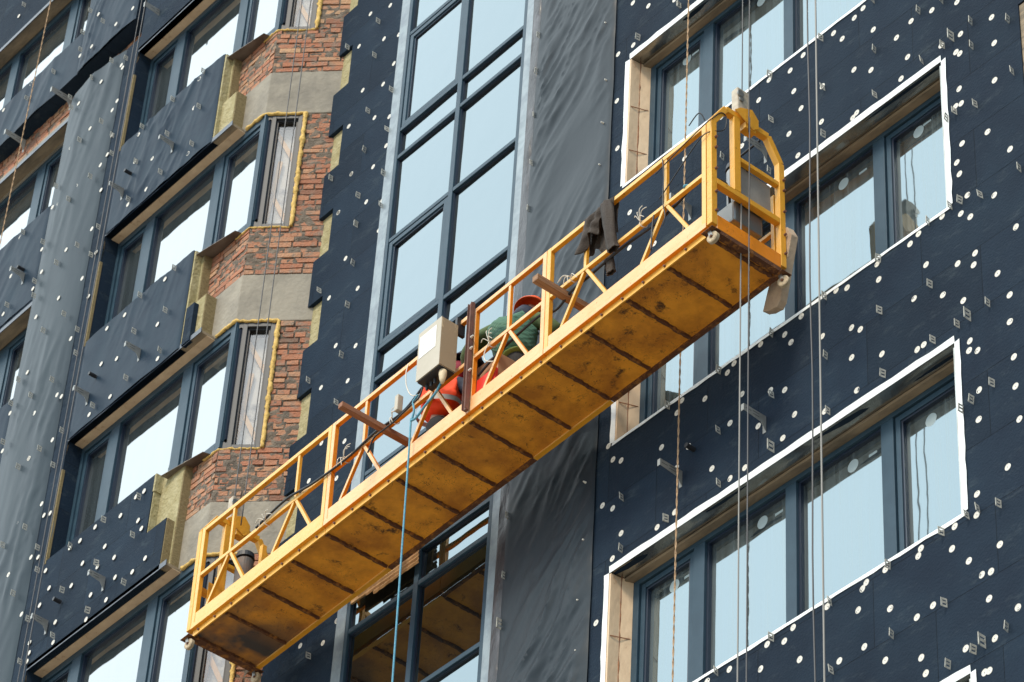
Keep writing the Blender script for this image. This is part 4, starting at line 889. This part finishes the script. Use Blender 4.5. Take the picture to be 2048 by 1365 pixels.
# white twine ties on the mid rail
tw = mat('white_twine', (.70, .66, .58), .9)
ties = [(-5.92, 'beside the leftmost brace'), (-4.75, 'between the second post and the control box'), (-4.05, 'just left of the grey junction box'), (-2.72, 'below the green vested man'), (-1.65, 'right of the timber beam'), (-.78, 'right of the hanging jacket')]
for xx, wh in ties:
    t = MB()
    t.tube([(xx + .03 * math.cos(a) * .4, .02 + .034 * math.cos(a), .605 + .034 * math.sin(a)) for a in [i * .45 for i in range(15)]], .004, 5)
    for _ in range(5):
        a = random.uniform(0, 6.28); l = random.uniform(.06, .15)
        t.tube(curve([(xx, -.018, .61), (xx + l * .5 * math.cos(a), -.05, .61 + l * .5 * math.sin(a) + .02), (xx + l * math.cos(a), -.04, .60 + l * math.sin(a))], 5), .0035, 5)
    if 'green' in wh: t.tube(curve([(xx, -.018, .60), (xx - .04, -.03, .5), (xx - .02, -.03, .40), (xx + .08, -.02, .33)], 5), .005, 5)
    tag(gobj(t, 'twine_tie', tw, (xx, 0, .6), smooth=True), 'white twine knotted round the mid rail ' + wh, 'twine')
t = MB(); t.tube(curve([(-5.0 + 1.1, .0, 1.16), (-3.88, -.03, 1.02), (-3.86, -.03, .86), (-3.78, -.03, .70), (-3.66, -.03, .62)], 6), .005, 6); tag(gobj(t, 'pale_cord', tw, (-3.9, 0, 1.16), smooth=True), 'pale cord hanging from the top rail to the mid rail left of the control box', 'cord')
t = MB(); t.box(-3.98, -3.93, -.06, .0, .62, .80); tag(gobj(t, 'junction_box', BM, (-3.95, -.03, .62), bevel=.008), 'small grey junction box tied to the mid rail above the reddish beam', 'junction box')
t = MB(); t.tube(curve([(-.25, .0, .62), (-.26, .01, .64), (-.25, .04, .655), (-.24, .05, .66)], 4), .018, 8); tag(gobj(t, 'blue_knot', blue, (-.25, 0, .62), smooth=True), 'blue knotted cord on the mid rail where the tan rope passes', 'knot')

# jacket over the top rail -------------------------------------------------
def drape():
    t = MB(); nu, nv = 36, 40; x0, x1 = -1.50, -1.13
    for side, ln, sd in ((-1, .30, 1), (1, .36, 5)):
        vs = []
        for i in range(nv + 1):
            v = i / nv
            for j in range(nu + 1):
                u = j / nu; xc = (x0 + x1) / 2
                wd = (x1 - x0) * (1 + .22 * v * (1 if u < .5 else .2)); xx = xc + (u - .5) * wd - .05 * v
                fold = .022 * math.sin(u * 19 + 2.0 * v + sd) * (.3 + v) + .02 * noise.noise(Vector((u * 5, v * 4, sd)))
                yy = .021 + side * (.026 + .015 * v) + (fold if side < 0 else abs(fold)) * (1 if v > .05 else v * 20)
                zz = H + .006 - v * (ln + .07 * math.sin(u * 5 + sd) + .05 * math.sin(u * 13))
                if v < .06: a = (1 - v / .06) * math.pi / 2; yy = .021 + side * .027 * math.cos(a); zz = H - .012 + .022 * math.sin(a)
                vs.append((xx, yy, zz))
        t.add(vs, [(i * (nu + 1) + j, i * (nu + 1) + j + 1, (i + 1) * (nu + 1) + j + 1, (i + 1) * (nu + 1) + j) for i in range(nv) for j in range(nu)])
    for pts, rs in ((curve([(-1.20, -.035, 1.12), (-1.15, -.05, .95), (-1.13, -.045, .75), (-1.10, -.04, .56), (-1.08, -.04, .50)], 6), .055), (curve([(-1.33, .07, .92), (-1.31, .08, .75), (-1.27, .08, .55), (-1.24, .075, .42)], 6), .05)):
        n = 14; vs = []
        for i, p in enumerate(pts):
            for k in range(n):
                a = 2 * math.pi * k / n; r_ = rs * (1 + .22 * math.sin(k * 2.4 + i * .22) + .1 * noise.noise(Vector((k, i * .3, 2))))
                vs.append((p.x + r_ * math.cos(a), p.y + r_ * .45 * math.sin(a), p.z))
        t.add(vs, [(i * n + k, i * n + (k + 1) % n, (i + 1) * n + (k + 1) % n, (i + 1) * n + k) for i in range(len(pts) - 1) for k in range(n)])
    return t
jk = gobj(drape(), 'jacket', mat('dark_brown_cloth', (.030, .021, .016), .85, col2=(.045, .034, .026), nscale=12, bump=.4, bscale=60), (-1.3, 0, 1.16), smooth=True)
jk.modifiers.new('solid', 'SOLIDIFY').thickness = .006
tag(jk, 'dark brown jacket draped over the top rail with its sleeves hanging', 'jacket')

# ---------------------------------------------------------------- workers
def skin(name, nodes, edges, m, parent, root, sub=2, base=(0, 0, 0), bumpy=0):
    keys = list(nodes); me = bpy.data.meshes.new(name)
    me.from_pydata([Vector(nodes[k][0]) - Vector(base) for k in keys], [(keys.index(a), keys.index(b)) for a, b in edges], [])
    o = bpy.data.objects.new(name, me); C.objects.link(o)
    s = o.modifiers.new('s', 'SKIN'); s.use_smooth_shade = True
    for i, k in enumerate(keys):
        r_ = nodes[k][1]; r_ = r_ if isinstance(r_, tuple) else (r_, r_)
        me.skin_vertices[0].data[i].radius = r_; me.skin_vertices[0].data[i].use_root = (k == root)
    d = o.modifiers.new('d', 'SUBSURF'); d.levels = sub; d.render_levels = sub
    dg = bpy.context.evaluated_depsgraph_get(); ev = o.evaluated_get(dg)
    m2 = bpy.data.meshes.new_from_object(ev, depsgraph=dg); C.objects.unlink(o); bpy.data.objects.remove(o)
    if bumpy:
        for v in m2.vertices:
            q = noise.noise_vector(v.co * 9) * bumpy + noise.noise_vector(v.co * 22) * bumpy * .4; v.co += q
    m2.name = name; m2.materials.clear(); m2.materials.append(m)
    o = bpy.data.objects.new(name, m2); C.objects.link(o)
    if parent: o.parent = parent; o.location = Vector(base) - pbase[parent.name]
    pbase[o.name] = Vector(base)
    return o
SK = mat('skin', (.46, .26, .18), .55)
def hand(nodes, edges, root, wrist, dirv, side, up, curl=.4):
    """palm and five separate bent fingers"""
    wv = Vector(wrist); d = Vector(dirv).normalized(); s_ = Vector(side).normalized(); u = Vector(up).normalized(); p = root
    nodes[p + 'palm'] = (wv + d * .05, (.036, .018)); edges.append((p, p + 'palm'))
    for i, (off, L_) in enumerate(((-.030, .070), (-.010, .080), (.010, .075), (.030, .060))):
        a = wv + d * .085 + s_ * off; b = a + (d * math.cos(curl) - u * math.sin(curl)) * L_ * .5; c_ = b + (d * math.cos(curl * 2.4) - u * math.sin(curl * 2.4)) * L_ * .5
        for q, (k, r_) in enumerate(((a, .010), (b, .009), (c_, .007))): nodes[p + 'f%d%d' % (i, q)] = (k, r_)
        edges += [(p + 'palm', p + 'f%d0' % i), (p + 'f%d0' % i, p + 'f%d1' % i), (p + 'f%d1' % i, p + 'f%d2' % i)]
    a = wv + d * .035 - s_ * .038; b = a + d * .035 - s_ * .018 - u * .01
    nodes[p + 't0'] = (a, .012); nodes[p + 't1'] = (b, .009); edges += [(p + 'palm', p + 't0'), (p + 't0', p + 't1')]
def worker(label, J, mats, helmet, face):
    """J: joint positions in platform coordinates"""
    base = Vector((J['hip'][0], J['hip'][1], 0)); o = gthing('person', base); tag(o, label, 'person', 'workers on the platform')
    V = {k: Vector(v) for k, v in J.items()}; fwd = Vector(face).normalized()
    nd = {'hip': (V['hip'], (.09, .08)), 'belly': (V['hip'].lerp(V['chest'], .45), (.09, .08)), 'chest': (V['chest'], (.10, .08)), 'neck': (V['neck'], .055),
          'h1': (V['head'] - Vector((0, 0, .05)), (.075, .08)), 'h2': (V['head'] + Vector((0, 0, .03)), (.085, .095)), 'h3': (V['head'] + Vector((0, 0, .10)), (.07, .08)),
          'nose': (V['head'] + fwd * .105, .014), 'chin': (V['head'] + fwd * .07 - Vector((0, 0, .085)), .03)}
    ed = [('hip', 'belly'), ('belly', 'chest'), ('chest', 'neck'), ('neck', 'h1'), ('h1', 'h2'), ('h2', 'h3'), ('h2', 'nose'), ('h1', 'chin')]
    for s_ in 'LR':
        nd['sh' + s_] = (V['sh' + s_], .045); nd['el' + s_] = (V['el' + s_], .036); nd['wr' + s_] = (V['wr' + s_], .028)
        ed += [('chest', 'sh' + s_), ('sh' + s_, 'el' + s_), ('el' + s_, 'wr' + s_)]
        d = V['wr' + s_] - V['el' + s_]; sd = d.cross(Vector((0, 0, 1))); sd = sd if sd.length > .01 else Vector((1, 0, 0))
        hand(nd, ed, 'wr' + s_, V['wr' + s_], d, sd * (1 if s_ == 'L' else -1), Vector((0, 0, 1)))
        nd['th' + s_] = (V['hip'].lerp(V['kn' + s_], .15) + (V['kn' + s_] - V['hip']) * .0, .07); nd['kn' + s_] = (V['kn' + s_], .05); nd['an' + s_] = (V['an' + s_], .042); nd['to' + s_] = (V['an' + s_] + fwd * .15 - Vector((0, 0, .04)), .035)
        ed += [('hip', 'th' + s_), ('th' + s_, 'kn' + s_), ('kn' + s_, 'an' + s_), ('an' + s_, 'to' + s_)]
    skin('body', nd, ed, SK, o, 'hip', 1, base)
    # clothes
    up = lambda k, r_: (V[k], r_)
    lat = (V['shR'] - V['shL']) * .5
    bs = mats.get('big', 1.0)
    vn = {'a': (V['hip'] + Vector((0, 0, .06)), (.175 * bs, .15 * bs)), 'b': (V['hip'].lerp(V['chest'], .5), (.195 * bs, .17 * bs)), 'c': (V['chest'], (.185 * bs, .155 * bs)), 'd': (V['neck'] - (V['neck'] - V['chest']) * .35, (.12, .10)),
          'L': (V['chest'].lerp(V['shL'], .75), (.10 * bs, .11 * bs)), 'R': (V['chest'].lerp(V['shR'], .75), (.10 * bs, .11 * bs))}
    skin('vest', vn, [('a', 'b'), ('b', 'c'), ('c', 'd'), ('c', 'L'), ('c', 'R')], mats['vest'], o, 'c', 3, base, .022)
    for s_ in 'LR':
        sn = {'r': (V['chest'].lerp(V['sh' + s_], .45), .09), 's': (V['sh' + s_], .088), 'e': (V['sh' + s_].lerp(V['el' + s_], .5), .080), 'f': (V['el' + s_], .072), 'g': (V['el' + s_].lerp(V['wr' + s_], .55), .064), 'w': (V['wr' + s_], .052)}
        skin('sleeve', sn, [('r', 's'), ('s', 'e'), ('e', 'f'), ('f', 'g'), ('g', 'w')], mats['sleeve'], o, 's', 2, base, .012)
    tn = {'q': (V['hip'] + Vector((0, 0, .10)), (.14, .12)), 'h': (V['hip'] + Vector((0, 0, .0)), (.165, .145))}
    te = [('q', 'h')]
    for s_ in 'LR':
        tn.update({'t' + s_: (V['hip'].lerp(V['kn' + s_], .35), .13), 'k' + s_: (V['kn' + s_], .10), 'c' + s_: (V['kn' + s_].lerp(V['an' + s_], .5), .075), 'a' + s_: (V['an' + s_], .065)})
        te += [('h', 't' + s_), ('t' + s_, 'k' + s_), ('k' + s_, 'c' + s_), ('c' + s_, 'a' + s_)]
        bn = {'a': (V['an' + s_] - Vector((0, 0, .02)), .06), 't': (V['an' + s_] + fwd * .16 - Vector((0, 0, .045)), .045)}
        skin('boot', bn, [('a', 't')], M['black'], o, 'a', 2, base)
    skin('trousers', tn, te, mats['trousers'], o, 'h', 2, base, .012)
    if mats.get('hem'):
        hn = {'a': (V['hip'] + Vector((0, 0, .015)), (.182, .15)), 'b': (V['hip'] + Vector((0, 0, .07)), (.17, .14))}
        skin('jacket_hem', hn, [('a', 'b')], mats['hem'], o, 'a', 2, base, .008)
    # helmet / hood
    if helmet:
        hm = MB(); c0 = V['head'] + Vector((0, 0, .045)); n = 28; ax = Vector(helmet[1]).normalized(); a1 = ax.cross(Vector((0.2, .3, 1))).normalized(); a2 = ax.cross(a1)
        prof = [(.150, -.012), (.148, .000), (.122, .010), (.118, .045), (.100, .085), (.065, .112), (.02, .122)]
        vs = []
        for r_, h in prof:
            for k in range(n):
                t_ = 2 * math.pi * k / n; vs.append(c0 + (a1 * math.cos(t_) * 1.0 + a2 * math.sin(t_) * 1.12) * r_ * (1.0 if k % 2 else 1.0) + ax * h)
        hm.add(vs, [(i * n + k, i * n + (k + 1) % n, (i + 1) * n + (k + 1) % n, (i + 1) * n + k) for i in range(len(prof) - 1) for k in range(n)] + [tuple((len(prof) - 1) * n + k for k in range(n))])
        ho = hm.build('helmet', helmet[0], o, off=base, smooth=True); ho.modifiers.new('s', 'SOLIDIFY').thickness = .004
    if mats.get('collar'):
        cn = {'a': (V['neck'] - Vector((0, 0, .03)), (.105, .10)), 'b': (V['neck'].lerp(V['head'], .5), (.11, .115)), 'c': (V['head'] + Vector((0, 0, .02)), (.105, .115))}
        skin('collar', cn, [('a', 'b'), ('b', 'c')], mats['collar'], o, 'a', 2, base, .006)
    return o, base, V
def quilt():
    m = mat('green_quilted_vest', (.045, .125, .085), .85, col2=(.065, .16, .105), nscale=5)
    n = m.node_tree; L = n.links.new; p = n.nodes['Principled BSDF']; tc = [x for x in n.nodes if x.type == 'TEX_COORD'][0]; last = None
    for ang in (.9, -.9):
        mp = n.nodes.new('ShaderNodeMapping'); mp.inputs['Rotation'].default_value = (0, ang, .4); L(tc.outputs['Object'], mp.inputs[0])
        wv = n.nodes.new('ShaderNodeTexWave'); wv.inputs['Scale'].default_value = 9; wv.inputs['Distortion'].default_value = 1.5; wv.inputs['Detail'].default_value = 1; L(mp.outputs[0], wv.inputs['Vector'])
        b = n.nodes.new('ShaderNodeBump'); b.inputs['Strength'].default_value = .28; b.inputs['Distance'].default_value = .012; L(wv.outputs['Fac'], b.inputs['Height'])
        if last: L(last.outputs[0], b.inputs['Normal'])
        last = b
    L(last.outputs[0], p.inputs['Normal']); return m
orange = mat('orange_helmet', (.85, .11, .015), .35, spec=.5)
olive = mat('olive_sleeve', (.085, .13, .045), .85, col2=(.03, .05, .02), nscale=4, bump=.4, bscale=18)
navy = mat('navy_cloth', (.012, .018, .04), .8, col2=(.03, .04, .07), nscale=7, bump=.5, bscale=15)
hivis = mat('orange_vest', (1.0, .085, .012), .75, col2=(.95, .055, .010), nscale=5, bump=.4, bscale=14)
worker('crouching person in a green quilted vest and orange helmet, seen from behind',
       {'hip': (-2.80, .34, .66), 'chest': (-3.01, .40, 1.18), 'neck': (-3.00, .50, 1.38), 'head': (-2.98, .62, 1.50), 'shL': (-3.24, .34, 1.30), 'shR': (-2.76, .52, 1.25),
        'elL': (-3.44, .28, 1.12), 'wrL': (-3.55, .45, 1.05), 'elR': (-2.58, .58, 1.02), 'wrR': (-2.62, .72, 1.10), 'knL': (-2.95, .58, .42), 'knR': (-2.62, .60, .42), 'anL': (-2.95, .38, .06), 'anR': (-2.60, .40, .06)},
       {'vest': quilt(), 'big': 1.08, 'sleeve': olive, 'trousers': mat('dark_trousers', (.02, .018, .018), .85), 'hem': mat('light_green_hem', (.16, .22, .05), .85, bump=.4, bscale=20), 'collar': navy}, (orange, (.0, .35, 1)), (-.3, 1, -.2))
o2, b2_, V2 = worker('stooping person in an orange vest with a grey band, half hidden by the control box',
       {'hip': (-3.88, .34, .62), 'chest': (-3.86, .36, 1.03), 'neck': (-3.80, .42, 1.20), 'head': (-3.70, .50, 1.28), 'shL': (-4.05, .34, 1.12), 'shR': (-3.64, .46, 1.04),
        'elL': (-4.02, .50, .90), 'wrL': (-3.80, .60, .92), 'elR': (-3.50, .45, .78), 'wrR': (-3.36, .60, .92), 'knL': (-3.98, .58, .40), 'knR': (-3.66, .58, .40), 'anL': (-4.02, .34, .06), 'anR': (-3.66, .36, .06)},
       {'vest': hivis, 'sleeve': navy, 'trousers': mat('black_trousers', (.015, .017, .02), .85), 'collar': mat('dark_red_scarf', (.22, .012, .03), .8)}, (mat('dark_hood', (.02, .02, .04), .8), (.1, .2, 1)), (.5, 1, -.2))
# reflective band: an open ring hugging the back of the vest
def band(zf, hgt, parent, base, c0, rx, ry, m):
    t = MB(); n = 40; vs = []
    for i in range(n + 1):
        a = 2 * math.pi * i / n
        for h in (0, hgt): vs.append(c0 + Vector((rx * math.cos(a), ry * math.sin(a), h + .01 * math.sin(a * 3))))
    t.add(vs, [(2 * i, 2 * i + 1, 2 * i + 3, 2 * i + 2) for i in range(n)])
    t.build('reflective_band', m, parent, off=base, smooth=True)
band(0, .055, o2, b2_, V2['hip'].lerp(V2['chest'], .36), .228, .185, mat('reflective_grey', (.26, .26, .25), .5))

# ribbed panel added for the tan patch in the glass below the platform
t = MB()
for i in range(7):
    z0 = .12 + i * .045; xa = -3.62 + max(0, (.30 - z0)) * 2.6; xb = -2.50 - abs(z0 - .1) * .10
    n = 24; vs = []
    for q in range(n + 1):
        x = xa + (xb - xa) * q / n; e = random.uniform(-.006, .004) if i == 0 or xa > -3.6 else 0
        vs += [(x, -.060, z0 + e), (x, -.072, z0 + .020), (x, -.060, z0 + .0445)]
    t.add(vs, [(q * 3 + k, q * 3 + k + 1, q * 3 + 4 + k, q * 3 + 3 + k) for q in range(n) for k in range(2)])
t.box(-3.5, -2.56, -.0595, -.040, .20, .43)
tag(t.build('tan_patch_panel', mat('tan_board', (.50, .30, .13), .85, col2=(.38, .21, .09), nscale=14), None, off=(-3, -.05, .3)), 'added ribbed panel standing in for a tan patch in the glass below the platform', 'board')
